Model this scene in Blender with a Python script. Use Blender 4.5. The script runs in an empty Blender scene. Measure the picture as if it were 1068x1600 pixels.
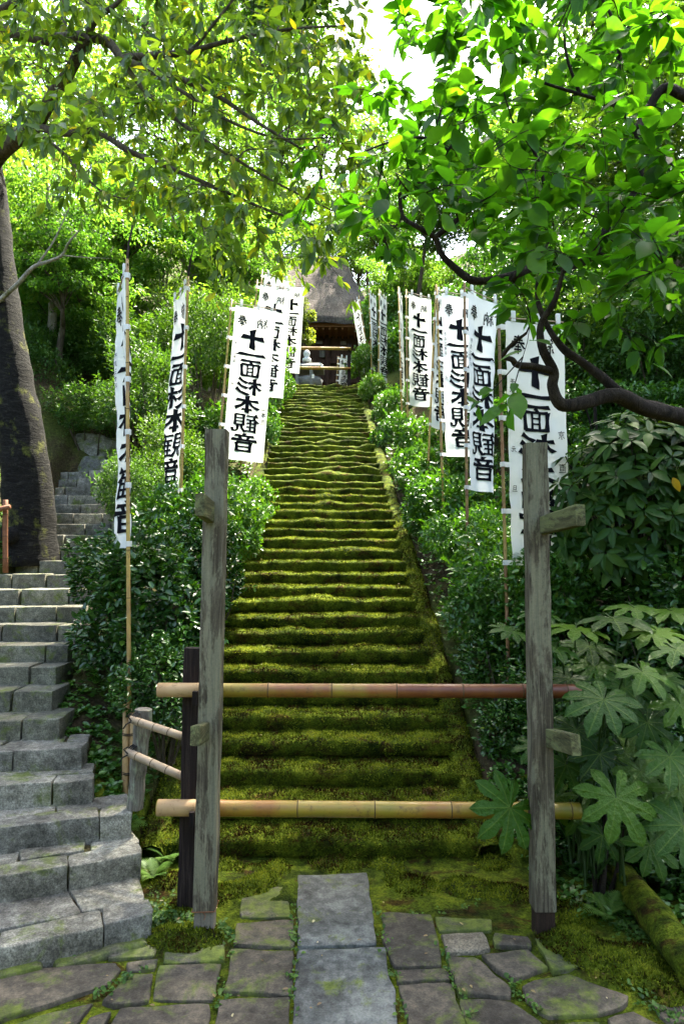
import bpy, bmesh, math, random
import numpy as np
from mathutils import Vector, Matrix, noise

random.seed(7)
rng = np.random.default_rng(7)
R = math.radians
scene = bpy.context.scene
col = scene.collection

# ------------------------------------------------------------------ camera
F, CX, CY, CAMZ = 1067.0, 534.0, 800.0, 1.7
PITCH = math.atan((872 - 800) / F)
cam = bpy.data.cameras.new('camera')
cam.sensor_fit = 'VERTICAL'; cam.sensor_height = 36.0; cam.lens = 36.0 * F / 1600
cam.clip_start = 0.05; cam.clip_end = 500
cam_o = bpy.data.objects.new('camera', cam); col.objects.link(cam_o)
cam_o.location = (0, 0, CAMZ); cam_o.rotation_euler = (math.pi / 2 + PITCH, 0, 0)
scene.camera = cam_o

# ------------------------------------------------------------------ light
SUN_EL, SUN_AZ = R(64), R(28)          # the sun stands behind the trees, a little to the right of the stairs
world = bpy.data.worlds.new('World'); scene.world = world; world.use_nodes = True
nt = world.node_tree
bg = nt.nodes['Background']
sky = nt.nodes.new('ShaderNodeTexSky'); sky.sky_type = 'NISHITA'; sky.sun_disc = False
sky.sun_elevation = SUN_EL; sky.sun_rotation = SUN_AZ
sky.air_density = 1.0; sky.dust_density = 4.0; sky.ozone_density = 1.0
nt.links.new(sky.outputs[0], bg.inputs[0]); bg.inputs[1].default_value = 0.15
sun = bpy.data.lights.new('sun', 'SUN'); sun.energy = 4.6; sun.angle = R(2.0); sun.color = (1.0, 0.95, 0.86)
sun_o = bpy.data.objects.new('sun', sun); col.objects.link(sun_o)
sdir = Vector((math.sin(SUN_AZ) * math.cos(SUN_EL), math.cos(SUN_AZ) * math.cos(SUN_EL), math.sin(SUN_EL)))
sun_o.rotation_euler = sdir.to_track_quat('Z', 'Y').to_euler(); sun_o.location = sdir * 60
vs = scene.view_settings
vs.view_transform = 'Standard'; vs.look = 'None'; vs.gamma = 1.0; vs.exposure = 3.0
vs.use_white_balance = True; vs.white_balance_temperature = 6900; vs.white_balance_tint = 4
scene.render.engine = 'CYCLES'
cy = scene.cycles
cy.max_bounces = 6; cy.diffuse_bounces = 4; cy.glossy_bounces = 2; cy.transmission_bounces = 4; cy.transparent_max_bounces = 4
cy.use_adaptive_sampling = True; cy.adaptive_threshold = 0.02
cy.caustics_reflective = False; cy.caustics_refractive = False
cy.use_denoising = True
try:
    cy.denoiser = 'OPENIMAGEDENOISE'
except Exception:
    pass

# ------------------------------------------------------------------ helpers
def P(px, py, Y):
    """point of the picture's ray (px, py) at forward distance Y"""
    a, b = (px - CX) / F, (CY - py) / F
    d = Vector((a, math.cos(PITCH) - b * math.sin(PITCH), math.sin(PITCH) + b * math.cos(PITCH)))
    return Vector((0, 0, CAMZ)) + d * (Y / d.y)

def G(px, py, z=0.0):
    a, b = (px - CX) / F, (CY - py) / F
    d = Vector((a, math.cos(PITCH) - b * math.sin(PITCH), math.sin(PITCH) + b * math.cos(PITCH)))
    return Vector((0, 0, CAMZ)) + d * ((z - CAMZ) / d.z)

def nz(x, y, z=0.0): return noise.noise(Vector((x, y, z)))

def link(name, me, mat=None, parent=None):
    o = bpy.data.objects.new(name, me); col.objects.link(o)
    if me is not None and mat is not None and not me.materials: me.materials.append(mat)
    if parent is not None:
        o.parent = parent
        b = base_of(parent)
        o.location = -b
    return o

def base_of(o):
    v = Vector((0, 0, 0))
    while o is not None:
        v = v + Vector(o.location); o = o.parent
    return v

def thing(name, label, cat, loc=(0, 0, 0), group=None):
    o = bpy.data.objects.new(name, None); col.objects.link(o); o.location = loc
    o.empty_display_size = 0.1
    tag(o, label, cat, group); return o

def tag(o, label=None, cat=None, group=None, kind=None):
    if label: o['label'] = label
    if cat: o['category'] = cat
    if group: o['group'] = group
    if kind: o['kind'] = kind
    return o

def copy_tree(o, parent=None):
    c = o.copy(); col.objects.link(c); c.parent = parent
    for ch in list(o.children): copy_tree(ch, c)
    return c

class MB:
    """collects verts and faces of ONE mesh"""
    def __init__(s): s.v = []; s.f = []; s.mi = []
    def add(s, vs_, fs, mi=0):
        n = len(s.v); s.v.extend([tuple(v) for v in vs_]); s.f.extend([tuple(i + n for i in f) for f in fs]); s.mi.extend([mi] * len(fs))
    def tube(s, pts, rad, n=8, cap=True, mi=0, wob=0.0):
        pts = [Vector(p) for p in pts]; m = len(pts)
        if not hasattr(rad, '__len__'): rad = [rad] * m
        vs_ = []; fs = []; ref = None
        for i, p in enumerate(pts):
            t = (pts[min(i + 1, m - 1)] - pts[max(i - 1, 0)])
            if t.length < 1e-9: t = Vector((0, 0, 1))
            t.normalize()
            if ref is None: ref = Vector((1, 0, 0)) if abs(t.x) < 0.8 else Vector((0, 1, 0))
            a = (ref - t * ref.dot(t)); a.normalize(); b = t.cross(a); ref = a
            for j in range(n):
                th = 2 * math.pi * j / n
                r = rad[i]
                if wob: r *= 1 + wob * nz(p.x * 9 + math.cos(th) * 1.3, p.y * 9 + math.sin(th) * 1.3, p.z * 6)
                vs_.append(p + a * math.cos(th) * r + b * math.sin(th) * r)
        for i in range(m - 1):
            for j in range(n):
                k = (j + 1) % n
                fs.append((i * n + j, i * n + k, (i + 1) * n + k, (i + 1) * n + j))
        if cap:
            fs.append(tuple(range(n - 1, -1, -1))); fs.append(tuple((m - 1) * n + j for j in range(n)))
        s.add(vs_, fs, mi)
    def box(s, a, ux, uy, uz, mi=0):
        """a corner, three edge vectors"""
        a, ux, uy, uz = Vector(a), Vector(ux), Vector(uy), Vector(uz)
        vs_ = [a, a + ux, a + ux + uy, a + uy, a + uz, a + ux + uz, a + ux + uy + uz, a + uy + uz]
        s.add(vs_, [(0, 3, 2, 1), (4, 5, 6, 7), (0, 1, 5, 4), (1, 2, 6, 5), (2, 3, 7, 6), (3, 0, 4, 7)], mi)
    def build(s, name, mat=None, parent=None, smooth=False):
        me = bpy.data.meshes.new(name); me.from_pydata(s.v, [], s.f)
        if smooth: me.polygons.foreach_set('use_smooth', [True] * len(me.polygons))
        if mat is not None and not isinstance(mat, (list, tuple)): mat = [mat]
        for m in mat or []: me.materials.append(m)
        if any(s.mi): me.polygons.foreach_set('material_index', s.mi)
        me.update()
        return link(name, me, None, parent)

# ------------------------------------------------------------------ materials
MATS = {}
class NB:
    def __init__(s, name):
        s.m = bpy.data.materials.new(name); s.m.use_nodes = True; s.t = s.m.node_tree; s.t.nodes.clear()
        s.out = s.t.nodes.new('ShaderNodeOutputMaterial'); MATS[name] = s.m
    def n(s, typ, **kw):
        x = s.t.nodes.new(typ)
        for k, v in kw.items(): setattr(x, k, v)
        return x
    def l(s, a, b): s.t.links.new(a, b)
    def coord(s, which='Object', scale=(1, 1, 1), rot=(0, 0, 0)):
        c = s.n('ShaderNodeTexCoord'); m = s.n('ShaderNodeMapping'); m.inputs['Scale'].default_value = scale; m.inputs['Rotation'].default_value = rot
        s.l(c.outputs[which], m.inputs[0]); return m.outputs[0]
    def geo(s, scale=(1, 1, 1)):
        c = s.n('ShaderNodeNewGeometry'); m = s.n('ShaderNodeMapping'); m.inputs['Scale'].default_value = scale
        s.l(c.outputs['Position'], m.inputs[0]); return m.outputs[0]
    def noise(s, vec, scale, detail=4, rough=0.6, dist=0.0):
        x = s.n('ShaderNodeTexNoise'); x.inputs['Scale'].default_value = scale; x.inputs['Detail'].default_value = detail
        x.inputs['Roughness'].default_value = rough; x.inputs['Distortion'].default_value = dist
        s.l(vec, x.inputs['Vector']); return x.outputs['Fac']
    def voro(s, vec, scale, feat='F1'):
        x = s.n('ShaderNodeTexVoronoi', feature=feat); x.inputs['Scale'].default_value = scale; s.l(vec, x.inputs['Vector']); return x.outputs['Distance']
    def ramp(s, fac, stops, interp='LINEAR'):
        x = s.n('ShaderNodeValToRGB'); cr = x.color_ramp; cr.interpolation = interp
        while len(cr.elements) < len(stops): cr.elements.new(0.5)
        for e, (p, c) in zip(cr.elements, stops):
            e.position = p; e.color = (c[0], c[1], c[2], 1) if hasattr(c, '__len__') else (c, c, c, 1)
        s.l(fac, x.inputs[0]); return x.outputs[0]
    def mix(s, fac, a, b, mode='MIX'):
        x = s.n('ShaderNodeMix', data_type='RGBA', blend_type=mode)
        if hasattr(fac, 'links') or hasattr(fac, 'is_linked'): s.l(fac, x.inputs[0])
        else: x.inputs[0].default_value = fac
        for v, i in ((a, 6), (b, 7)):
            if hasattr(v, 'is_linked'): s.l(v, x.inputs[i])
            else: x.inputs[i].default_value = (v[0], v[1], v[2], 1)
        return x.outputs[2]
    def math(s, op, a, b):
        x = s.n('ShaderNodeMath', operation=op)
        for v, i in ((a, 0), (b, 1)):
            if hasattr(v, 'is_linked'): s.l(v, x.inputs[i])
            else: x.inputs[i].default_value = v
        return x.outputs[0]
    def bump(s, h, strength=0.5, dist=0.01, prev=None):
        x = s.n('ShaderNodeBump'); x.inputs['Strength'].default_value = strength; x.inputs['Distance'].default_value = dist
        s.l(h, x.inputs['Height'])
        if prev is not None: s.l(prev, x.inputs['Normal'])
        return x.outputs[0]
    def pbsdf(s, color, rough=0.8, normal=None, spec=0.3):
        x = s.n('ShaderNodeBsdfPrincipled')
        if hasattr(color, 'is_linked'): s.l(color, x.inputs['Base Color'])
        else: x.inputs['Base Color'].default_value = (*color, 1)
        if hasattr(rough, 'is_linked'): s.l(rough, x.inputs['Roughness'])
        else: x.inputs['Roughness'].default_value = rough
        x.inputs['Specular IOR Level'].default_value = spec
        if normal is not None: s.l(normal, x.inputs['Normal'])
        s.l(x.outputs[0], s.out.inputs[0]); return x

def m_moss(name, brown=0.5):
    b = NB(name); g = b.geo()
    big = b.noise(g, 2.3, 4, 0.6); mid = b.noise(g, 11, 5, 0.68); fine = b.noise(g, 75, 3, 0.7); vf = b.noise(g, 230, 2, 0.6)
    c = b.ramp(b.math('ADD', b.math('MULTIPLY', big, 0.42), b.math('MULTIPLY', mid, 0.58)),
               [(0.36, (0.014, 0.024, 0.003)), (0.45, (0.046, 0.068, 0.006)), (0.53, (0.100, 0.135, 0.010)), (0.63, (0.185, 0.212, 0.017))])
    br = b.ramp(b.noise(b.geo((1.0, 1.6, 2.2)), 5.0, 6, 0.68, 0.8), [(0.47 + 0.12 * (1 - brown), 0.0), (0.58 + 0.12 * (1 - brown), 0.9)])
    c = b.mix(br, c, b.ramp(mid, [(0.35, (0.014, 0.008, 0.004)), (0.62, (0.075, 0.036, 0.010))]))
    c = b.mix(0.85, c, b.ramp(fine, [(0.28, 0.15), (0.72, 1.15)]), 'MULTIPLY')
    n1 = b.bump(mid, 0.7, 0.03); n2 = b.bump(fine, 0.9, 0.014, n1); n3 = b.bump(vf, 0.8, 0.006, n2)
    b.pbsdf(c, 0.95, n3, 0.08)
    return b.m
M_MOSS = m_moss('moss', brown=0.62)
M_MOSSG = m_moss('ground_moss', brown=0.55)

def m_tuft(name, a, c):
    b = NB(name); at = b.n('ShaderNodeAttribute', attribute_name='tone')
    cc = b.ramp(at.outputs['Fac'], [(0.0, (0.012, 0.007, 0.003)), (0.18, (0.055, 0.028, 0.008)), (0.30, a), (0.60, (0.095, 0.128, 0.010)), (1.0, c)])
    d = b.n('ShaderNodeBsdfDiffuse'); t = b.n('ShaderNodeBsdfTranslucent'); mx = b.n('ShaderNodeMixShader'); mx.inputs[0].default_value = 0.35
    b.l(cc, d.inputs[0]); b.l(cc, t.inputs[0]); b.l(d.outputs[0], mx.inputs[1]); b.l(t.outputs[0], mx.inputs[2]); b.l(mx.outputs[0], b.out.inputs[0]); return b.m
M_TUFT = m_tuft('moss_tuft', (0.020, 0.028, 0.004), (0.24, 0.26, 0.026))

def m_stone(name, cols, moss=0.3, speck=1.0, rough=0.85, wet=False):
    b = NB(name); g = b.geo(); oi = b.n('ShaderNodeObjectInfo')
    big = b.noise(g, 3.0, 5, 0.6, 0.4); mid = b.noise(g, 22, 5, 0.7); fine = b.noise(g, 110, 4, 0.75)
    c = b.ramp(b.math('ADD', b.math('MULTIPLY', big, 0.5), b.math('MULTIPLY', mid, 0.5)), [(0.38, cols[0]), (0.5, cols[1]), (0.61, cols[2])])
    c = b.mix(0.85 * speck, c, b.ramp(fine, [(0.32, 0.30), (0.5, 0.95), (0.68, 1.7)]), 'MULTIPLY')
    rv = b.ramp(oi.outputs['Random'], [(0.0, (0.72, 0.72, 0.74)), (0.5, (1.0, 0.98, 0.95)), (1.0, (1.18, 1.15, 1.08))])
    c = b.mix(1.0, c, rv, 'MULTIPLY')
    if moss > 0:
        mm = b.ramp(b.noise(b.geo(), 5.5, 6, 0.72, 0.5), [(0.60 - 0.18 * moss, 0.0), (0.70 - 0.14 * moss, 0.9)])
        mc = b.ramp(mid, [(0.3, (0.030, 0.045, 0.008)), (0.7, (0.12, 0.15, 0.02))])
        c = b.mix(mm, c, mc)
    n1 = b.bump(big, 0.35, 0.03); n2 = b.bump(mid, 0.6, 0.010, n1); n3 = b.bump(fine, 0.7, 0.004, n2)
    b.pbsdf(c, rough, n3, 0.25); return b.m
M_GRANITE = m_stone('granite', [(0.062, 0.058, 0.048), (0.145, 0.138, 0.118), (0.27, 0.26, 0.225)], 0.36)
M_GRANITE2 = m_stone('granite_worn', [(0.06, 0.058, 0.045), (0.115, 0.11, 0.085), (0.19, 0.185, 0.145)], 0.34)
M_PAVE = m_stone('paving_brown', [(0.026, 0.022, 0.017), (0.056, 0.048, 0.038), (0.108, 0.090, 0.068)], 0.5, 0.5)
M_PAVEG = m_stone('paving_grey', [(0.030, 0.031, 0.030), (0.074, 0.078, 0.077), (0.14, 0.146, 0.142)], 0.26, 0.45)
M_ROCK = m_stone('boulder', [(0.09, 0.09, 0.085), (0.17, 0.165, 0.15), (0.27, 0.26, 0.235)], 0.65)

def m_dirt():
    b = NB('forest_floor'); g = b.geo()
    big = b.noise(g, 1.4, 5, 0.65); fine = b.noise(g, 40, 5, 0.7)
    c = b.ramp(fine, [(0.3, (0.018, 0.013, 0.008)), (0.55, (0.055, 0.040, 0.022)), (0.75, (0.10, 0.075, 0.04))])
    c = b.mix(b.ramp(big, [(0.42, 0.0), (0.6, 0.85)]), c, b.ramp(fine, [(0.3, (0.02, 0.032, 0.007)), (0.7, (0.09, 0.115, 0.018))]))
    b.pbsdf(c, 0.95, b.bump(fine, 0.9, 0.03), 0.1); return b.m
M_DIRT = m_dirt()

def m_wood(name, cols, lichen=0.5, lc=(0.30, 0.33, 0.23), axis=2, rough=0.85):
    b = NB(name)
    sc = [48, 48, 48]; sc[axis] = 1.8
    v = b.geo(tuple(sc)); grain = b.noise(v, 1.6, 6, 0.7, 0.6)
    sc2 = [9, 9, 9]; sc2[axis] = 2.2
    blot = b.noise(b.geo(tuple(sc2)), 1.2, 6, 0.75, 0.3); fine = b.noise(b.geo(), 120, 3, 0.7)
    c = b.ramp(grain, [(0.30, cols[0]), (0.5, cols[1]), (0.70, cols[2])])
    if lichen > 0:
        c = b.mix(b.ramp(blot, [(0.58 - 0.22 * lichen, 0.0), (0.64 - 0.2 * lichen, 0.8)]), c, b.mix(0.5, lc, b.ramp(grain, [(0.35, (0.1, 0.1, 0.08)), (0.6, lc)])))
    c = b.mix(0.4, c, b.ramp(fine, [(0.3, 0.5), (0.7, 1.1)]), 'MULTIPLY')
    n1 = b.bump(grain, 0.7, 0.006); n2 = b.bump(blot, 0.4, 0.006, n1)
    b.pbsdf(c, rough, n2, 0.2); return b.m
M_POST = m_wood('weathered_wood', [(0.020, 0.015, 0.010), (0.080, 0.064, 0.045), (0.19, 0.160, 0.118)], 0.5, (0.22, 0.20, 0.135))
M_PEG = m_wood('mossy_peg_wood', [(0.022, 0.020, 0.010), (0.07, 0.066, 0.03), (0.14, 0.13, 0.065)], 0.5, (0.17, 0.18, 0.07), 1)
M_FOOT = m_wood('new_foot_wood', [(0.10, 0.085, 0.07), (0.17, 0.145, 0.115), (0.23, 0.20, 0.165)], 0.0)
M_FOOTD = m_wood('dark_foot_wood', [(0.012, 0.008, 0.006), (0.028, 0.016, 0.011), (0.05, 0.028, 0.02)], 0.0)
M_DARKPOST = m_wood('charred_wood', [(0.006, 0.004, 0.004), (0.018, 0.011, 0.010), (0.05, 0.035, 0.03)], 0.0)
M_LOG = m_wood('grey_log', [(0.05, 0.042, 0.034), (0.14, 0.122, 0.10), (0.26, 0.235, 0.20)], 0.15)
M_HALL = m_wood('hall_timber', [(0.026, 0.014, 0.010), (0.060, 0.031, 0.021), (0.10, 0.054, 0.036)], 0.0)
M_EAVE = m_wood('eave_timber', [(0.10, 0.042, 0.018), (0.19, 0.085, 0.036), (0.28, 0.13, 0.06)], 0.0, axis=0)

def m_bamboo(name, cols, axis=0, scale=1.0, ro=0.32, grad=None):
    b = NB(name)
    sc = [14, 14, 14]; sc[axis] = 0.8
    v = b.coord('Object', tuple(sc)); st = b.noise(v, 1.2, 5, 0.65)
    sl = [0.5, 0.5, 0.5]; sl[axis] = 1.7 * scale
    lg = b.noise(b.coord('Object', tuple(sl)), 1.4, 4, 0.65); sp = b.noise(b.coord('Object'), 26, 6, 0.78)
    f = b.math('ADD', b.math('MULTIPLY', lg, 0.7), b.math('MULTIPLY', st, 0.3))
    if grad:      # the culm ripens from one end to the other
        c0 = b.n('ShaderNodeTexCoord'); sx = b.n('ShaderNodeSeparateXYZ'); b.l(c0.outputs['Object'], sx.inputs[0])
        mr = b.n('ShaderNodeMapRange'); b.l(sx.outputs[axis], mr.inputs[0]); mr.inputs[1].default_value, mr.inputs[2].default_value = grad[:2]; mr.inputs[3].default_value, mr.inputs[4].default_value = -.16, .16
        f = b.math('ADD', f, mr.outputs[0])
    c = b.ramp(f, [(0.38, cols[0]), (0.5, cols[1]), (0.60, cols[2])])
    c = b.mix(b.ramp(sp, [(0.54, 0.0), (0.70, 0.75)]), c, (0.07, 0.032, 0.014))
    c = b.mix(0.35, c, b.ramp(st, [(0.3, 0.6), (0.7, 1.15)]), 'MULTIPLY')
    b.pbsdf(c, b.ramp(sp, [(0.4, ro), (0.7, ro + 0.3)]), b.bump(st, 0.2, 0.003), 0.45); return b.m
M_BAM1 = m_bamboo('bamboo_reddish', [(0.24, 0.17, 0.020), (0.21, 0.075, 0.018), (0.12, 0.030, 0.011)], grad=(-.8, .9))
M_BAM2 = m_bamboo('bamboo_golden', [(0.18, 0.16, 0.014), (0.27, 0.17, 0.018), (0.25, 0.105, 0.018)])
M_BAMEND = m_bamboo('bamboo_pale', [(0.40, 0.24, 0.11), (0.45, 0.28, 0.135), (0.36, 0.20, 0.085)], ro=0.5)
M_BAMGREY = m_bamboo('bamboo_bleached', [(0.25, 0.18, 0.12), (0.33, 0.24, 0.16), (0.20, 0.14, 0.095)], ro=0.6)
M_POLE = m_bamboo('bamboo_pole', [(0.42, 0.31, 0.07), (0.40, 0.25, 0.075), (0.26, 0.15, 0.07)], axis=2, ro=0.45)
M_POLED = m_bamboo('bamboo_pole_brown', [(0.30, 0.14, 0.06), (0.20, 0.10, 0.05), (0.36, 0.25, 0.07)], axis=2, ro=0.45)
def m_plain(name, c, rough=0.8, spec=0.2, var=0.25, sc=30):
    b = NB(name); f = b.noise(b.geo(), sc, 4, 0.65)
    b.pbsdf(b.mix(1.0, c, b.ramp(f, [(0.3, 1 - var), (0.7, 1 + var)]), 'MULTIPLY'), rough, b.bump(f, 0.2, 0.004), spec); return b.m
M_NODE = m_plain('bamboo_node', (0.07, 0.045, 0.022))
M_ROPE = m_plain('black_cord', (0.008, 0.008, 0.009), 0.7)
M_INK = m_plain('ink', (0.008, 0.008, 0.011), 0.9, 0.05, 0.1)
M_INKS = m_plain('thin_ink', (0.09, 0.09, 0.11), 0.9, 0.05, 0.1)
def m_cloth():
    b = NB('white_cloth'); g = b.geo(); f = b.noise(g, 5, 4, 0.6); w = b.noise(b.geo((260, 260, 260)), 1.0, 2, 0.5)
    c = b.ramp(f, [(0.3, (0.74, 0.745, 0.75)), (0.7, (0.84, 0.84, 0.83))])
    d = b.n('ShaderNodeBsdfDiffuse'); t = b.n('ShaderNodeBsdfTranslucent'); mx = b.n('ShaderNodeMixShader'); mx.inputs[0].default_value = 0.38
    b.l(c, d.inputs[0]); b.l(c, t.inputs[0]); nb = b.bump(w, 0.15, 0.001); b.l(nb, d.inputs['Normal'])
    b.l(d.outputs[0], mx.inputs[1]); b.l(t.outputs[0], mx.inputs[2]); b.l(mx.outputs[0], b.out.inputs[0]); return b.m
M_CLOTH = m_cloth()

def m_bark(name, cols, ring=0.0, mossy=0.0, sc=1.0):
    b = NB(name); g = b.geo()
    v = b.geo((9 * sc, 9 * sc, (26 if ring else 3.0) * sc)); st = b.noise(v, 1.2, 6, 0.72, 0.8)
    big = b.noise(g, 3, 4, 0.6); fine = b.noise(g, 70 * sc, 4, 0.7)
    c = b.ramp(b.math('ADD', b.math('MULTIPLY', st, 0.7), b.math('MULTIPLY', fine, 0.3)), [(0.36, cols[0]), (0.52, cols[1]), (0.68, cols[2])])
    if mossy: c = b.mix(b.ramp(b.noise(g, 4.5, 5, 0.7), [(0.62 - 0.25 * mossy, 0.0), (0.72 - 0.2 * mossy, 0.85)]), c, b.ramp(fine, [(0.3, (0.04, 0.045, 0.008)), (0.7, (0.14, 0.14, 0.03))]))
    n1 = b.bump(st, 0.9, 0.02); n2 = b.bump(fine, 0.5, 0.006, n1)
    b.pbsdf(c, 0.9, n2, 0.15); return b.m
M_BARK = m_bark('ringed_bark', [(0.003, 0.002, 0.002), (0.009, 0.008, 0.007), (0.036, 0.031, 0.026)], 1.0, 0.26)
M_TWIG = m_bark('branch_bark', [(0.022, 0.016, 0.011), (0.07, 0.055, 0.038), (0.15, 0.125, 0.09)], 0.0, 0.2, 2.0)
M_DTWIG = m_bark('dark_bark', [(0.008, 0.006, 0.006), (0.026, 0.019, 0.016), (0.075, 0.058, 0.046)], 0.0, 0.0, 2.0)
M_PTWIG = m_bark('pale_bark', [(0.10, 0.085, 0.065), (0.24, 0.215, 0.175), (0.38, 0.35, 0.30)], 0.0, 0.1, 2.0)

def m_leaf(name, stops, trans=0.4, tcol=None, rough=0.38, gloss=0.5):
    """stops: ramp over the leaf's own tone"""
    b = NB(name); at = b.n('ShaderNodeAttribute', attribute_name='tone')
    c = b.ramp(at.outputs['Fac'], stops)
    f = b.noise(b.geo(), 45, 3, 0.6)
    c = b.mix(0.35, c, b.ramp(f, [(0.3, 0.6), (0.7, 1.15)]), 'MULTIPLY')
    oi = b.n('ShaderNodeObjectInfo'); c = b.mix(1.0, c, b.ramp(oi.outputs['Random'], [(0.0, (0.78, 0.86, 0.8)), (0.5, (1.0, 1.0, 1.0)), (1.0, (1.25, 1.1, 1.0))]), 'MULTIPLY')
    p = b.pbsdf(c, rough, None, gloss)
    t = b.n('ShaderNodeBsdfTranslucent'); mx = b.n('ShaderNodeMixShader'); mx.inputs[0].default_value = trans
    tc = b.mix(1.0, c, tcol or (2.1, 1.75, 0.55), 'MULTIPLY'); b.l(tc, t.inputs[0])
    b.l(p.outputs[0], mx.inputs[1]); b.l(t.outputs[0], mx.inputs[2]); b.l(mx.outputs[0], b.out.inputs[0]); return b.m
L_OAK = m_leaf('leaf_evergreen', [(0.0, (0.028, 0.062, 0.018)), (0.5, (0.060, 0.115, 0.022)), (0.88, (0.105, 0.165, 0.028)), (1.0, (0.24, 0.23, 0.03))], 0.55, (3.2, 3.0, 0.7))
L_RIGHT = m_leaf('leaf_broad', [(0.0, (0.026, 0.072, 0.010)), (0.5, (0.050, 0.125, 0.014)), (1.0, (0.090, 0.18, 0.018))], 0.55, (2.0, 2.5, 0.55), 0.45, 0.3)
L_BRIGHT = m_leaf('leaf_bright', [(0.0, (0.040, 0.105, 0.018)), (0.5, (0.082, 0.165, 0.030)), (1.0, (0.15, 0.22, 0.045))], 0.5, (1.9, 2.1, 0.8), 0.5, 0.3)
L_LIME = m_leaf('leaf_lime', [(0.0, (0.11, 0.17, 0.025)), (0.5, (0.19, 0.24, 0.04)), (1.0, (0.28, 0.31, 0.06))], 0.5, (1.7, 1.6, 0.7), 0.5, 0.3)
L_HEDGE = m_leaf('leaf_hedge', [(0.0, (0.027, 0.078, 0.014)), (0.5, (0.056, 0.150, 0.023)), (0.9, (0.100, 0.21, 0.032)), (1.0, (0.17, 0.25, 0.045))], 0.28, (2.0, 2.0, 0.4), 0.32, 0.45)
L_CAM = m_leaf('leaf_camellia', [(0.0, (0.015, 0.046, 0.009)), (0.5, (0.034, 0.098, 0.016)), (0.92, (0.062, 0.145, 0.023)), (1.0, (0.09, 0.16, 0.02))], 0.15, (2.0, 2.0, 0.4), 0.26, 0.5)
L_AUC = m_leaf('leaf_large', [(0.0, (0.014, 0.045, 0.008)), (0.5, (0.032, 0.080, 0.013)), (0.96, (0.065, 0.125, 0.022)), (1.0, (0.42, 0.26, 0.02))], 0.22, (2.0, 2.0, 0.4), 0.40, 0.16)
L_FERN = m_leaf('leaf_fern', [(0.0, (0.025, 0.060, 0.012)), (0.5, (0.055, 0.125, 0.018)), (1.0, (0.10, 0.185, 0.028))], 0.35, None, 0.5, 0.3)
L_MAPLE = m_leaf('leaf_fine', [(0.0, (0.022, 0.058, 0.014)), (0.5, (0.045, 0.110, 0.020)), (1.0, (0.085, 0.16, 0.03))], 0.35, (2.0, 1.9, 0.5), 0.5, 0.3)
def m_fatsia():
    b = NB('leaf_fatsia'); at = b.n('ShaderNodeAttribute', attribute_name='rib'); oi = b.n('ShaderNodeObjectInfo')
    base = b.ramp(oi.outputs['Random'], [(0.0, (0.012, 0.042, 0.005)), (0.55, (0.030, 0.084, 0.007)), (1.0, (0.075, 0.145, 0.009))])
    c = b.mix(b.ramp(at.outputs['Fac'], [(0.86, 0.0), (0.98, 0.6)]), base, (0.11, 0.17, 0.03))
    f = b.noise(b.coord('Object'), 9, 4, 0.65); c = b.mix(0.4, c, b.ramp(f, [(0.3, 0.6), (0.7, 1.15)]), 'MULTIPLY')
    p = b.pbsdf(c, 0.28, b.bump(at.outputs['Fac'], 0.8, 0.01, b.bump(f, 0.5, 0.04)), 0.2)
    t = b.n('ShaderNodeBsdfTranslucent'); mx = b.n('ShaderNodeMixShader'); mx.inputs[0].default_value = 0.25
    b.l(b.mix(1.0, c, (2.0, 1.9, 0.5), 'MULTIPLY'), t.inputs[0]); b.l(p.outputs[0], mx.inputs[1]); b.l(t.outputs[0], mx.inputs[2]); b.l(mx.outputs[0], b.out.inputs[0]); return b.m
L_FATSIA = m_fatsia()
def m_thatch():
    b = NB('thatch'); g = b.geo((1, 1, 1)); st = b.noise(b.geo((30, 30, 6)), 1.0, 5, 0.75); big = b.noise(g, 1.2, 5, 0.65); lay = b.noise(b.geo((2.5, 2.5, 22)), 1.0, 3, 0.6)
    c = b.ramp(b.math('ADD', b.math('MULTIPLY', st, 0.6), b.math('MULTIPLY', big, 0.4)), [(0.35, (0.055, 0.043, 0.039)), (0.5, (0.130, 0.105, 0.097)), (0.68, (0.25, 0.215, 0.205))])
    b.pbsdf(c, 0.95, b.bump(lay, 0.6, 0.05, b.bump(st, 0.9, 0.06)), 0.1); return b.m
M_THATCH = m_thatch()
M_METAL = m_plain('weathered_grey_metal', (0.16, 0.165, 0.165), 0.6, 0.4)
M_WHITESTONE = m_plain('pale_stone', (0.55, 0.56, 0.55), 0.8)
M_PAPER = m_plain('white_paper', (0.78, 0.78, 0.77), 0.9)
M_DARK = m_plain('dark_interior', (0.012, 0.009, 0.008), 0.9)
M_RED = m_plain('red_timber', (0.10, 0.025, 0.018), 0.8)
M_BRANCHFENCE = m_plain('reddish_bamboo', (0.17, 0.07, 0.035), 0.6)

# ------------------------------------------------------------------ the lie of the land
H_, R_, D0, NSTEP = 0.119, 0.238, 3.96, 46
TOPY = D0 + NSTEP * R_; TOPZ = NSTEP * H_
def stair_x(y): return -0.12 - 0.0285 * (y - D0)
def stair_w(y):
    return float(np.interp(y, [3.9, 7.5, 14.9, 16], [1.80, 1.74, 1.54, 1.54]))
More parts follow.
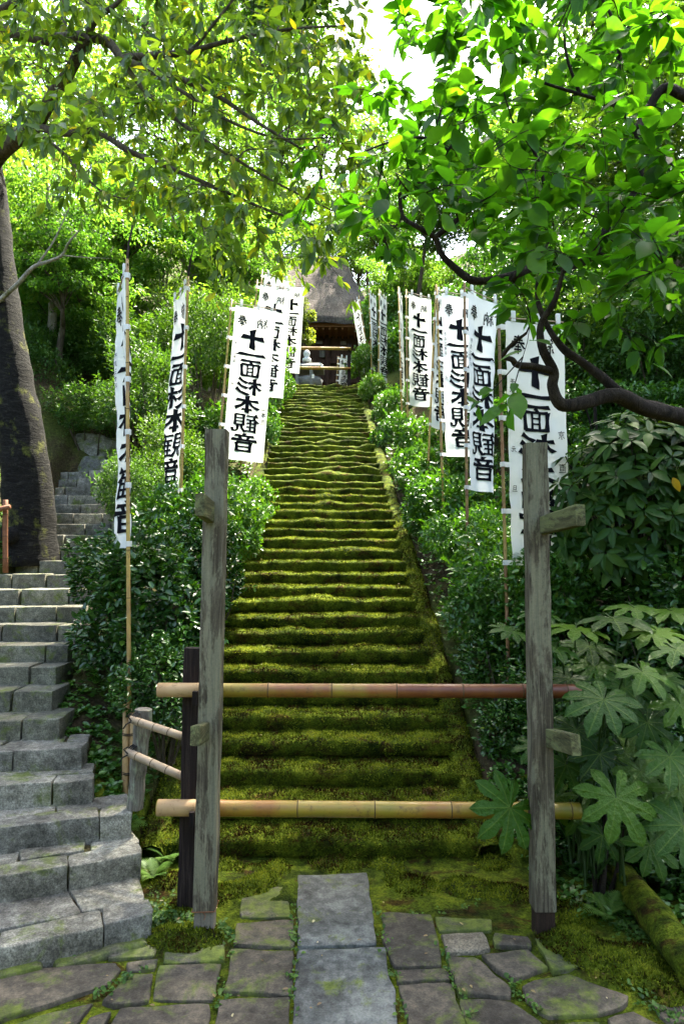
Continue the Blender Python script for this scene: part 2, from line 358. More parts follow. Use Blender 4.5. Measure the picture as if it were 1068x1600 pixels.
# left flight: right end of every riser (x, y), angle of the riser, length
LXR = [-.83, -.98, -1.10, -1.37, -1.50, -1.72, -1.85, -1.93, -1.95, -1.97, -2.0, -2.02, -2.05, -2.08, -2.10, -2.15, -2.2, -2.27, -2.37, -2.5, -2.65, -2.8, -2.95]
LYR = [3.14, 3.50, 3.70, 3.86, 4.05, 4.26, 4.46] + [4.46 + .235 * i for i in range(1, 17)]
LAN = [24, 24, 20, 14, 9, 6, 3, 2, 1, 0, 0, 0, 0, 0, -2, -3, -4, -6, -8, -10, -12, -14, -16]
LLEN = [1.75, 1.75, 1.7, 1.6, 1.5, 1.4, 1.35, 1.3, 1.3, 1.3, 1.25, 1.1, .92, .84, .78, .74, .74, .76, .80, .78, .70, .62, .55]
LH = 0.12
def lflight_z(y): return np.interp(y, [2.9, 3.4] + [LYR[k] for k in range(2, 23)] + [9.5], [0, .12] + [.12 * (k) for k in range(2, 23)] + [2.8])
def lflight_xr(y): return np.interp(y, LYR, LXR)
def lflight_xl(y): return np.interp(y, LYR, [a - b for a, b in zip(LXR, LLEN)])

def sstep(a, b, x): 
    t = np.clip((x - a) / (b - a), 0, 1); return t * t * (3 - 2 * t)

def ground_z(x, y):
    x = np.asarray(x, float); y = np.asarray(y, float)
    sz = np.clip((y - D0) * H_ / R_, 0, TOPZ)
    xc = -0.12 - 0.0285 * (y - D0)
    w = np.interp(y, [3.9, 7.5, 14.9, 16], [1.80, 1.74, 1.54, 1.54])
    wl = xc - w / 2 - 0.14; wr = xc + w / 2 + 0.14
    on = sstep(3.85, 4.15, y)
    z = sz * 1.0
    past = sstep(TOPY - .2, TOPY + .4, y)
    inst = (x > wl) & (x < wr)
    z = np.where(inst & (y > 4.12) & (y < TOPY), sz - 0.30, z)
    # right bank
    dr = np.clip(x - wr, 0, None)
    right = sz + on * (0.10 + 0.42 * np.clip(dr, 0, 1.5) + 0.75 * np.clip(dr - 1.5, 0, 14) * (1 - .5 * past)) + (1 - on) * 0.30 * np.clip(x - 1.55, 0, 3) * sstep(2.6, 3.4, y)
    z = np.where(x >= wr, right, z)
    # between the flights, and left of the left flight
    lz = lflight_z(y); lxr = lflight_xr(np.clip(y, 3.14, 8.2)); lxl = lflight_xl(np.clip(y, 3.14, 8.2))
    t = np.clip((x - lxr) / (np.minimum(wl - 1e-3, np.maximum(wl, lxr + .05)) - lxr + 1e-6), 0, 1)
    between = (lz - .06) * (1 - t) + (sz + on * .10) * t
    fl = sstep(3.05, 3.5, y)
    between = between * fl
    far = sstep(8.0, 9.2, y)
    leftbank = lz * np.clip(fl, 0, 1) + 0.12 + 0.9 * np.clip(lxl - x, 0, 2.0) + .55 * np.clip(lxl - x - 2.0, 0, 12)
    zl = np.where(x > lxr, between, np.where(x > lxl, lz - 0.30, leftbank))
    hill = sz + 0.15 + 0.25 * np.clip(wl - x, 0, 1.5) + 0.75 * np.clip(wl - x - 1.5, 0, 14) * (1 - .5 * past)
    zl = zl * (1 - far) + hill * far
    zl = np.where(y < 2.9, np.where(x < -2.0, 0.4 * np.clip(-2.0 - x, 0, 3), 0.0), zl)
    z = np.where(x < wl, zl, z)
    # hill behind the hall
    z = z + 0.6 * np.clip(y - 27, 0, 30)
    return z

def gz(x, y): return float(ground_z(x, y))

def build_ground():
    xs = np.unique(np.concatenate([np.linspace(-34, -4, 31), np.linspace(-4, 3.2, 121), np.linspace(3.2, 34, 32)]))
    ys = np.unique(np.concatenate([np.linspace(-14, 2.3, 20), np.linspace(2.3, 9, 112), np.linspace(9, 16, 60), np.linspace(16, 60, 45)]))
    X, Y = np.meshgrid(xs, ys)
    Z = ground_z(X, Y)
    nn = np.zeros_like(Z)
    for i in range(Z.shape[0]):
        for j in range(Z.shape[1]):
            a = 0.02 if Y[i, j] < 4 else 0.06
            nn[i, j] = a * nz(X[i, j] * 2.2, Y[i, j] * 2.2) + .012 * nz(X[i, j] * 8, Y[i, j] * 8, 4)
    inpave = (Y < 3.45) & (X > -1.6) & (X < 1.2)
    Z = Z + np.where(inpave, nn * .25 - .004, nn)
    V = np.stack([X.ravel(), Y.ravel(), Z.ravel()], 1)
    ny, nx = Z.shape
    idx = np.arange(ny * nx).reshape(ny, nx)
    Fc = np.stack([idx[:-1, :-1], idx[:-1, 1:], idx[1:, 1:], idx[1:, :-1]], -1).reshape(-1, 4)
    me = mesh_np('ground', V, Fc)
    me.materials.append(M_MOSSG); me.materials.append(M_DIRT)
    cxy = V[Fc].mean(1)
    mi = ((cxy[:, 1] > 4.3) | (np.abs(cxy[:, 0] + .2) > 2.6) | (cxy[:, 1] < 1.0)).astype(np.int32)
    me.polygons.foreach_set('material_index', mi)
    o = link('ground', me); tag(o, kind='structure', label='mossy ground rising into wooded banks beside the stairs'); return o

def mesh_np(name, V, Fc, smooth=True):
    me = bpy.data.meshes.new(name)
    V = np.asarray(V, np.float32); Fc = np.asarray(Fc, np.int32)
    n, k = Fc.shape
    me.vertices.add(len(V)); me.vertices.foreach_set('co', V.ravel())
    me.loops.add(n * k); me.loops.foreach_set('vertex_index', Fc.ravel())
    me.polygons.add(n); me.polygons.foreach_set('loop_start', np.arange(0, n * k, k, dtype=np.int32))
    me.polygons.foreach_set('loop_total', np.full(n, k, np.int32))
    if smooth: me.polygons.foreach_set('use_smooth', np.ones(n, bool))
    me.update(calc_edges=True)
    return me

GROUND = build_ground()

# ------------------------------------------------------------------ slabs and stones
def slab_mesh(name, poly, z0, z1, rnd=0.012, amp=0.004, seed=0, seg=0.04, edge=0.006, mat=None, flat=True, tilt=(0, 0)):
    """an uneven stone: polygon footprint [(x, y)], bottom z0, top z1"""
    pts = []
    n = len(poly)
    for i in range(n):
        a, b = Vector((*poly[i][:2], 0)), Vector((*poly[(i + 1) % n][:2], 0))
        m = max(2, int((b - a).length / seg))
        for j in range(m):
            t = j / m
            pts.append(a.lerp(b, t))
    c = sum(pts, Vector()) / len(pts)
    # round the corners a little and roughen the outline
    sm = []
    k = len(pts)
    for i in range(k):
        q = pts[i] * .84 + (pts[i - 1] + pts[(i + 1) % k]) * .08
        d = (q - c); d.normalize()
        sm.append(q + d * edge * 2 * nz(q.x * 9 + seed, q.y * 9, seed * 3.1))
    size = min((p - c).length for p in sm)
    rings = [(0.0, z0, 0), (0.0, z0 + (z1 - z0) * .5, 0), (0.0, z1 - rnd, 0), (rnd * .35, z1 - rnd * .35, 0), (rnd * 1.2, z1, 1)]
    vs_ = []; fs = []
    for (ins, z, nf) in rings:
        for p in sm:
            d = p - c; L = d.length
            q = c + d * max(0.05, (L - ins) / L)
            zz = z + (amp * nz(q.x * 5 + seed, q.y * 5, seed) if z > z0 + 1e-6 else 0)
            o = 0.0 if nf else edge * (nz(q.x * 11, q.y * 11, z * 14 + seed) + .7 * nz(q.x * 31, q.y * 31, z * 37 + seed))
            vs_.append(Vector((q.x + d.x / L * o, q.y + d.y / L * o, zz + tilt[0] * (q.x - c.x) + tilt[1] * (q.y - c.y))))
    inner = [0.72, 0.42, 0.16]
    for s_ in inner:
        for p in sm:
            d = p - c; L = d.length; q = c + d * ((L - rnd * 1.2) / L) * s_
            vs_.append(Vector((q.x, q.y, z1 + amp * (nz(q.x * 5 + seed, q.y * 5, seed) + .6 * nz(q.x * 17, q.y * 17, seed)) + tilt[0] * (q.x - c.x) + tilt[1] * (q.y - c.y))))
    vs_.append(Vector((c.x, c.y, z1 + amp * nz(c.x * 5 + seed, c.y * 5, seed))))
    nr = len(rings) + len(inner)
    for r in range(nr - 1):
        for i in range(k):
            j = (i + 1) % k
            fs.append((r * k + i, r * k + j, (r + 1) * k + j, (r + 1) * k + i))
    last = (nr - 1) * k; ci = len(vs_) - 1
    for i in range(k): fs.append((last + i, last + (i + 1) % k, ci))
    me = bpy.data.meshes.new(name); me.from_pydata([tuple(v) for v in vs_], [], fs)
    area = sum(sm[i].x * sm[(i + 1) % k].y - sm[(i + 1) % k].x * sm[i].y for i in range(k))
    if area < 0: me.flip_normals()
    me.polygons.foreach_set('use_smooth', [True] * len(me.polygons))
    if mat: me.materials.append(mat)
    me.update(); me.set_sharp_from_angle(angle=R(32)); return me

PAVE = [
 ('g', [(466,1366),(573,1360),(579,1402),(589,1471),(464,1475),(464,1404)]),
 ('g', [(464,1479),(603,1476),(622,1598),(632,1668),(454,1668),(457,1600)]),
 ('m', [(379,1380),(450,1382),(457,1429),(375,1429)]), ('b', [(367,1438),(459,1434),(459,1475),(364,1473)]),
 ('b', [(361,1479),(459,1481),(456,1551),(349,1546)]), ('b', [(340,1556),(452,1555),(452,1655),(322,1655)]),
 ('b', [(246,1505),(348,1502),(334,1559),(237,1557)]), ('m', [(258,1463),(355,1460),(350,1496),(254,1501)]),
 ('b', [(195,1500),(246,1494),(243,1510),(198,1513)]), ('b', [(200,1519),(239,1518),(232,1559),(177,1569),(155,1563)]),
 ('b', [(-60,1521),(0,1513),(181,1501),(192,1509),(168,1535),(0,1588),(-60,1610)]),
 ('b', [(-40,1612),(40,1588),(150,1559),(122,1592),(80,1650),(-40,1660)]), ('b', [(186,1570),(330,1563),(314,1655),(140,1655)]),
 ('b', [(140,1586),(174,1577),(132,1655),(98,1655)]), ('m', [(202,1453),(252,1461),(240,1489),(168,1495),(172,1472)]),
 ('b', [(596,1423),(674,1425),(691,1505),(614,1506),(600,1470)]), ('b', [(616,1511),(697,1509),(701,1527),(619,1530)]),
 ('b', [(622,1535),(707,1533),(727,1598),(742,1660),(645,1660)]), ('m', [(681,1428),(765,1432),(768,1450),(686,1451)]),
 ('y', [(688,1456),(755,1454),(764,1479),(696,1486)]), ('b', [(770,1455),(824,1462),(828,1477),(773,1474)]),
 ('b', [(698,1490),(741,1493),(797,1538),(797,1553),(715,1549)]), ('b', [(750,1489),(826,1480),(854,1508),(800,1529)]),
 ('m', [(836,1463),(893,1461),(929,1499),(917,1506),(862,1516)]), ('b', [(812,1536),(888,1519),(981,1554),(978,1563),(941,1581),(856,1584),(815,1558)]),
 ('b', [(717,1557),(797,1559),(845,1590),(872,1660),(752,1660)]), ('b', [(862,1591),(936,1589),(952,1660),(886,1660)]),
 ('b', [(948,1587),(988,1574),(1040,1602),(1064,1660),(966,1660)]), ('b', [(1007,1551),(1080,1545),(1100,1590),(1040,1592)]),
]
pav = MB()
pav.box((-2.0, 2.0, -0.12), (3.6, 0, 0), (0, 1.3, 0), (0, 0, 0.085))
PAVEMENT = pav.build('pavement', M_DIRT); tag(PAVEMENT, 'mossy stone pavement at the foot of the stairs', kind='structure')
M_PAVEM = m_stone('paving_mossy', [(0.045, 0.041, 0.034), (0.075, 0.068, 0.056), (0.13, 0.115, 0.095)], 1.25)
M_PAVEY = m_stone('paving_ochre', [(0.08, 0.07, 0.05), (0.14, 0.12, 0.09), (0.21, 0.18, 0.135)], 0.1)
for i, (kd, poly) in enumerate(PAVE):
    q = [G(x, y, 0.02) for x, y in poly]
    cc = sum(q, Vector()) / len(q)
    q = [cc + (p - cc) * 1.0 for p in q]
    me = slab_mesh('paving_stone', q, -0.07, 0.013 + random.uniform(-.003, .004), rnd=.007, amp=.006, seed=i * 1.7, seg=.035, edge=.007,
                   mat={'g': M_PAVEG, 'b': M_PAVE, 'm': M_PAVEM, 'y': M_PAVEY}[kd], tilt=(random.uniform(-.012, .012), random.uniform(-.012, .012)))
    link('paving_stone', me, None, PAVEMENT)

# ------------------------------------------------------------------ the mossy main stairs
STAIRS = thing('mossy_staircase', 'long straight stone staircase thick with green and brown moss climbing to the thatched hall', 'staircase', (stair_x(D0), D0, 0))
tuft_src = []
def build_step(k):
    y0 = D0 + k * R_ + random.uniform(-.014, .014); z0 = k * H_ + random.uniform(-.006, .006)
    W = stair_w(y0); xc = stair_x(y0)
    nx = 72 if k < 16 else (48 if k < 30 else 36)
    prof = [(0.045, -0.035), (0.036, 0.004), (0.012, 0.014), (-0.004, 0.028), (-0.012, 0.066), (-0.014, 0.106), (0.002, H_ + .000), (0.030, H_ + .006), (0.09, H_ + .006), (0.15, H_ + .006), (0.20, H_ + .010), (R_ + .03, H_ + .012), (R_ + .09, H_ + .010)]
    V = []; mlen = len(prof)
    tw = random.uniform(-.012, .012)
    for i in range(nx + 1):
        u = i / nx; x = xc + (u - .5) * W
        e = min(u, 1 - u) * W
        far = min(1, max(0, (k - 14) / 14)); sag = (.013 + .015 * far) * nz(x * 1.6, k * 3.7, 1.0) + (.010 + .028 * far) * nz(x * 3.6, k * 5.1, 2.0) + tw * (u - .5)
        out = (.022 + .03 * far) * nz(x * 2.3, k * 2.9, 5.0) + .018 * nz(x * 6.0, k * 4.3, 6.0)
        mid = math.exp(-((x - xc) / .45) ** 2)
        lump = max(0, nz(x * 2.4, k * 1.9, 9.0) + .08) ** 1.3 * (.045 + .035 * far) * (0.35 + mid)
        for j, (s_, z_) in enumerate(prof):
            t = z_ / H_
            tt = min(1, max(0, t))
            px_, py_, pz_ = x, y0 + s_ - out * (tt if j < 8 else max(0, 1 - (s_ - .04) / .2)) , z0 + z_ + sag * tt
            if 6 <= j: pz_ += lump * math.exp(-((s_ - .10) / .10) ** 2)
            f = nz(px_ * 14, py_ * 14, pz_ * 14)
            f2 = nz(px_ * 34, py_ * 34, pz_ * 34 + 7)
            dis = .014 * f + .011 * f2
            if j < 6: py_ -= dis
            else: pz_ += dis
            V.append((px_, py_, pz_))
    Fc = []
    for i in range(nx):
        for j in range(mlen - 1):
            a = i * mlen + j
            Fc.append((a, a + mlen, a + mlen + 1, a + 1))
    # closed ends and underside
    me = mesh_np('step', V, Fc)
    me.materials.append(M_MOSS)
    o = link('step', me, None, STAIRS)
    if k < 22: tuft_src.append((np.array(V), np.array(Fc), k))
    return o
for k in range(NSTEP): build_step(k)

def kerb(side):
    V = []; Fc = []; prof = [(0, -.35), (0, .02), (.02, .07), (.07, .085), (.12, .08), (.155, .05), (.165, -.3)]
    n = 150; m = len(prof)
    for i in range(n + 1):
        y = D0 - .04 + (TOPY - D0 + .1) * i / n
        xe = stair_x(y) + side * (stair_w(y) / 2 - .03)
        z = max(0, (y - D0) * H_ / R_) + .02
        for (s_, h) in prof:
            x = xe + side * s_
            d = .028 * nz(x * 3, y * 3.2, 3 + side) + .018 * nz(x * 11, y * 11, 8 + side)
            V.append((x + side * (d if h > -.2 else 0) * .5, y, z + h + (d if h > 0 else 0)))
    for i in range(n):
        for j in range(m - 1):
            a = i * m + j
            Fc.append((a, a + m, a + m + 1, a + 1) if side < 0 else (a, a + 1, a + m + 1, a + m))
    me = mesh_np('side_kerb', V, Fc); me.materials.append(M_MOSS)
    o = link('side_kerb', me, None, STAIRS)
    tuft_src.append((np.array(V)[:60 * m], np.array(Fc)[:58 * (m - 1)], 5))
kerb(-1); kerb(1)

# fine moss standing on the nearer steps
def tufts(name, srcs, dens, size, mat, parent, flat=False):
    pts = []; nr = []
    for V, Fc, k in srcs:
        tri = np.concatenate([Fc[:, [0, 1, 2]], Fc[:, [0, 2, 3]]])
        A, B, C = V[tri[:, 0]], V[tri[:, 1]], V[tri[:, 2]]
        N = np.cross(B - A, C - A); ar = np.linalg.norm(N, axis=1) / 2 + 1e-12
        cnt = int(ar.sum() * dens / (1 + .10 * k))
        w = rng.choice(len(tri), cnt, p=ar / ar.sum())
        r1 = np.sqrt(rng.random(cnt)); r2 = rng.random(cnt)
        p = A[w] * (1 - r1)[:, None] + B[w] * (r1 * (1 - r2))[:, None] + C[w] * (r1 * r2)[:, None]
        n_ = N[w] / (2 * ar[w])[:, None]
        n_[n_[:, 2] < -.2] *= -1
        pts.append(p); nr.append(n_)
    p = np.concatenate(pts); n_ = np.concatenate(nr); c = len(p)
    d = n_ + rng.normal(0, .75, (c, 3)) + np.array([0, -.15, .35]); d /= np.linalg.norm(d, axis=1)[:, None]
    s_ = np.cross(d, rng.normal(0, 1, (c, 3))); s_ /= np.linalg.norm(s_, axis=1)[:, None] + 1e-9
    L = size * rng.uniform(.5, 1.3, c); w_ = L * .22
    V = np.stack([p - s_ * w_[:, None], p + s_ * w_[:, None], p + d * L[:, None]], 1).reshape(-1, 3)
    me = mesh_np(name, V, np.arange(c * 3).reshape(-1, 3), False)
    pn = np.array([.6 * nz(a[0] * 4, a[1] * 5, a[2] * 7) + .55 * nz(a[0] * 12, a[1] * 12, a[2] * 12 + 9) for a in p])
    at = me.attributes.new('tone', 'FLOAT', 'FACE'); at.data.foreach_set('value', np.clip(.50 + .95 * pn + rng.normal(0, .17, c), 0, 1).astype(np.float32))
    me.materials.append(mat)
    o = link(name, me, None, parent); o['kind'] = 'stuff'; return o
tufts('moss', tuft_src, 17000, .017, M_TUFT, STAIRS)
# ground moss around the foot of the stairs
def ground_patch(x0, x1, y0, y1, n=70):
    X, Y = np.meshgrid(np.linspace(x0, x1, n), np.linspace(y0, y1, n)); Z = ground_z(X, Y)
    V = np.stack([X.ravel(), Y.ravel(), Z.ravel()], 1); I = np.arange(n * n).reshape(n, n)
    return V, np.stack([I[:-1, :-1], I[:-1, 1:], I[1:, 1:], I[1:, :-1]], -1).reshape(-1, 4)

# ------------------------------------------------------------------ the left flight of granite steps
LSTAIRS = thing('granite_staircase', 'narrow flight of grey granite block steps curving up past the leaning tree trunk', 'staircase', (LXR[0], LYR[0], 0))
def left_step(k):
    a = R(LAN[k]); dl = Vector((-math.cos(a), -math.sin(a), 0)); nb = Vector((-math.sin(a), math.cos(a), 0))
    o = Vector((LXR[k], LYR[k], 0)); z0, z1 = k * LH, (k + 1) * LH; L = LLEN[k]
    dep = 0.46 if k < 2 else 0.36
    core = MB(); core.box(o + Vector((0, 0, z0 - .3)) + dl * .02 + nb * .03, dl * (L - .04), nb * (dep - .03), Vector((0, 0, .3 + LH - .016)))
    st = core.build('step', M_DIRT, LSTAIRS)
    def row(s0, s1, lo, hi, mat, lift=0.0, sk=0.0, gap=.006):
        t = 0.0; first = True; gap = gap if k < 5 else .0035
        while t < L - .05:
            w = min(random.uniform(lo, hi) * (random.uniform(.35, 1.0) if first else 1), L - t); first = False
            if L - t - w < .1: w = L - t
            j = lambda: random.uniform(-.012, .012)
            q = [o + dl * (t + gap + j() * (s0 > 0)) + nb * (s0 + j() * .6), o + dl * (t + w - gap) + nb * (s0 + j() * .6),
                 o + dl * (t + w - gap + random.uniform(-sk, sk)) + nb * (s1 + j()), o + dl * (t + gap + random.uniform(-sk, sk)) + nb * (s1 + j())]
            me = slab_mesh('stone', q, z0 - .02 if s0 == 0 else z1 - .06, z1 + lift + random.uniform(-.006, .006), rnd=.007 if k < 6 else .006, amp=.006, seed=k * 3.3 + t * 7,
                           seg=.045 if k < 8 else .06, edge=.007, mat=mat, tilt=(random.uniform(-.008, .008), random.uniform(-.008, .008)))
            link('stone', me, None, st)
            t += w
    if k < 5:
        row(0, .15, .34, .60, M_GRANITE, gap=.003); row(.155, dep - .02, .28, .6, M_GRANITE, -.002, .04, .006)
    else:
        row(0, dep - .03, .22, .42, M_GRANITE2 if k < 15 else M_GRANITE)
    return st
for k in range(len(LXR)): left_step(k)
# rough footing course below the lowest step
a = R(LAN[0]); dl = Vector((-math.cos(a), -math.sin(a), 0)); nb = Vector((-math.sin(a), math.cos(a), 0)); o0 = Vector((LXR[0], LYR[0], 0))
for i in range(4):
    q = [o0 + dl * (.42 * i + .03) - nb * .035, o0 + dl * (.42 * i + .41) - nb * (.05 + .01 * i), o0 + dl * (.42 * i + .41) + nb * .1, o0 + dl * (.42 * i + .03) + nb * .1]
    link('stone', slab_mesh('stone', q, -.05, .028, rnd=.02, amp=.012, seed=60 + i, mat=M_PAVEM), None, LSTAIRS.children[0])

# ------------------------------------------------------------------ gate posts, rails
def plank_mesh(a, b, wx, wy, bev=.006, n=14, wob=.003, seed=0, rx=None):
    """square timber from a to b (axis), cross-section wx * wy with chamfered, slightly worn edges"""
    a, b = Vector(a), Vector(b); t = (b - a).normalized()
    ux = Vector((1, 0, 0)) if rx is None else Vector(rx)
    ux = (ux - t * ux.dot(t)).normalized(); uy = t.cross(ux)
    sec = [(-wx/2+bev, -wy/2), (wx/2-bev, -wy/2), (wx/2, -wy/2+bev), (wx/2, wy/2-bev), (wx/2-bev, wy/2), (-wx/2+bev, wy/2), (-wx/2, wy/2-bev), (-wx/2, -wy/2+bev)]
    vs_ = []; fs = []; m = len(sec)
    for i in range(n + 1):
        s_ = i / n; c = a.lerp(b, s_)
        for j, (x, y) in enumerate(sec):
            k = 1 + wob / max(wx, wy) * 2 * nz(s_ * (b - a).length * 6, j * 1.9, seed)
            vs_.append(c + ux * x * k + uy * y * k)
    for i in range(n):
        for j in range(m):
            k = (j + 1) % m; fs.append((i * m + j, i * m + k, (i + 1) * m + k, (i + 1) * m + j))
    fs.append(tuple(range(m - 1, -1, -1))); fs.append(tuple(n * m + j for j in range(m)))
    return vs_, fs
def timber(name, a, b, wx, wy, mat, parent, **k):
    mb = MB(); v, f = plank_mesh(a, b, wx, wy, **k); mb.add(v, f); return mb.build(name, mat, parent)

bl = G(320, 1454); YP = bl.y
br = G(848, 1457); YR_ = br.y
def post(label, base, top, footmat, pegs, seed, ftop):
    t = thing('wooden_gate_post', label, 'post', base)
    d = (top - base); m = base + d * ftop
    timber('shaft', m, top, .098, .098, M_POST, t, seed=seed, n=30, wob=.004)
    timber('foot', base - Vector((0, 0, .06)), m - d.normalized() * .004, .088, .088, footmat, t, seed=seed + 3, n=4)
    for (A, B, h) in pegs:
        timber('peg', A, B, .040, h, M_PEG, t, seed=seed + 5, n=6, bev=.004, wob=.004)
    return t
fY = YP - .049
PL = post('weathered grey post with two forward pegs beside the granite steps', bl, P(340, 673, YP), M_FOOT,
     [(P(331, 802, fY + .04), P(312, 788, fY - .24), .10), (P(323, 1141, fY + .04), P(305, 1150, fY - .24), .082)], 1, .045)
fY2 = YR_ - .049
PR = post('weathered grey post with two forward pegs among broad leaves', br, P(835, 694, YR_), M_FOOTD,
     [(P(845, 822, fY2 + .04), P(906, 805, fY2 - .46), .085), (P(854, 1152, fY2 + .04), P(899, 1164, fY2 - .30), .085)], 11, .05)
# wire round the foot of the left post
w = MB(); zz = bl + (P(340, 673, YP) - bl) * .046
w.tube([zz + Vector((-.052, -.052, 0)), zz + Vector((.052, -.052, .002)), zz + Vector((.052, .052, .002)), zz + Vector((-.052, .052, 0)), zz + Vector((-.052, -.052, 0))], .002, 5)
w.tube([zz + Vector((.0, -.053, 0)), zz + Vector((.012, -.058, -.012)), zz + Vector((.005, -.06, -.03))], .0018, 5)
w.build('wire', M_BRANCHFENCE, PL)

def bamboo(name, label, cat, A, B, r, nodes, mats, group=None, n=14, taper=1.0, parent=None, hollow=True, tipmat=None):
    """bamboo culm from A to B with swollen nodes at fractions; one object with parts"""
    A, B = Vector(A), Vector(B)
    if parent is None: t = thing(name, label, cat, A, group)
    else: t = parent
    fr = sorted(nodes); pts = []; rad = []
    ax = (B - A)
    cuts = [0.0]
    for f in fr: cuts += [f - .012 / ax.length, f - .003 / ax.length, f + .003 / ax.length, f + .014 / ax.length]
    cuts.append(1.0)
    bow = Vector((nz(A.x, A.y, 1), nz(A.x, A.y, 2), nz(A.x, A.y, 3))) * .006
    for i, c in enumerate(cuts):
        pts.append(A + ax * c + bow * math.sin(c * math.pi))
        k = 1.0 + (taper - 1) * c
        j = (i - 1) % 4 if 0 < i < len(cuts) - 1 else -1
        rad.append(r * k * (1.045 if j in (1, 2) else 1.0))
    mb = MB(); mb.tube(pts, rad, n, True)
    mb.build('culm', mats, t, True)
    for f in fr:
        c = A + ax * f + bow * math.sin(f * math.pi); d = ax.normalized(); k = 1.0 + (taper - 1) * f
        q = MB(); q.tube([c - d * .0035, c - d * .0012, c + d * .0012, c + d * .0035], [r * k * 1.02, r * k * 1.09, r * k * 1.09, r * k * 1.02], n, False); q.build('node_ring', M_NODE, t, True)
    return t
YB = YP + .115
def fx(px_, a, b): return (px_ - a) / (b - a)
bt = bamboo('bamboo_rail', 'upper reddish bamboo rail barring the foot of the mossy stairs', 'rail', P(248, 1078, YB), P(905, 1080, YB), .0335,
       [fx(x, 248, 905) for x in (345, 419, 518, 619, 722, 815, 884)], M_BAM1, 'bamboo rails across the stairs', 20)
bb = bamboo('bamboo_rail', 'lower golden bamboo rail barring the foot of the mossy stairs', 'rail', P(246, 1262, YB), P(905, 1267, YB), .0375,
       [fx(x, 246, 905) for x in (343, 465, 585, 704, 810, 890)], M_BAM2, 'bamboo rails across the stairs', 20)
for (t, y, r, xr_) in ((bt, 1078, .0342, 341), (bb, 1262, .0382, 322)):
    q = MB(); A = P(247.3, y, YB); B = P(xr_, y + .3, YB); q.tube([A, B], r, 20, True); q.build('pale_end', M_BAMEND, t, True)
    q = MB(); A2 = A - Vector((.002, 0, 0)); q.tube([A2, A2 + Vector((.004, 0, 0))], r * .84, 16, True); q.build('hollow', M_NODE, t)

def dark_post(px_, pyb, pyt, label, Y, mirror=1):
    b = P(px_, pyb, Y); b.z = gz(b.x, b.y) - .02; tp = P(px_ + 10 * mirror, pyt, Y)
    t = thing('dark_stake', label, 'post', b)
    timber('shaft', b, tp, .078, .066, M_DARKPOST, t, n=18, wob=.006, seed=px_)
    for (yy, rr) in ((1078, .036), (1263, .040)):
        c = P(px_ + (1410 - yy) / 400 * 10 * mirror + 8 * mirror, yy, YB)
        q = MB()
        q.box(Vector((c.x - .012, YB - rr - .022, c.z - rr - .028)), (.024, 0, 0), (0, .022, 0), (0, 0, rr + .030))
        q.box(Vector((c.x - .012, YB - rr - .0005, c.z - rr - .028)), (.024, 0, 0), (0, Y - .03 - YB + rr, 0), (0, 0, .026))
        q.build('rail_bracket', M_DARKPOST, t)
    return t
dark_post(292, 1410, 1012, 'charred dark stake holding bamboo rails behind the left grey post', YB + .075)
dark_post(854, 1410, 1040, 'charred dark stake hidden close behind the right grey post', YB + .075, -1)

# ------------------------------------------------------------------ small side fence at the granite steps
lp = thing('log_stake', 'short weathered grey log stake at the side of the granite steps', 'post', P(211, 1258, 3.76))
mb = MB(); A = P(211, 1262, 3.76); B = P(225, 1108, 3.74)
mb.tube([A.lerp(B, i / 10) for i in range(11)], [.046 - .006 * (i % 2) * .3 + .003 * math.sin(i * 1.7) for i in range(11)], 12, True, wob=.22)
mb.build('shaft', M_LOG, lp)
for (a_, b_, lb) in (((205, 1124, 3.66), (289, 1152, YB + .14), 'upper'), ((199, 1175, 3.66), (287, 1214, YB + .14), 'lower')):
    t = bamboo('thin_bamboo_rail', lb + ' thin bleached bamboo rail tied from log stake to dark stake', 'rail', P(*a_), P(*b_), .0205, [.18, .45, .72], M_BAMGREY, 'thin rails of the small side fence', 12)
    c = P(*a_) + (P(*b_) - P(*a_)) * .07; d = (P(*b_) - P(*a_)).normalized()
    q = MB()
    for s_ in (-.012, 0.0, .012):
        ring = [c + d * s_ + Vector((0, math.cos(th) * .062 + .045, math.sin(th) * .026)) + Vector((math.sin(th * 2) * .006, 0, 0)) for th in np.linspace(0, 2 * math.pi, 15)]
        q.tube(ring, .0042, 5, False)
    q.tube([c + Vector((-.01, -.025, .0)), c + Vector((-.035, -.03, -.012)), c + Vector((-.05, -.03, -.035))], .004, 5)
    q.tube([c + Vector((-.01, -.025, .005)), c + Vector((-.03, -.028, .03)), c + Vector((-.01, -.02, .04))], .004, 5)
    q.build('cord_tie', M_ROPE, t)

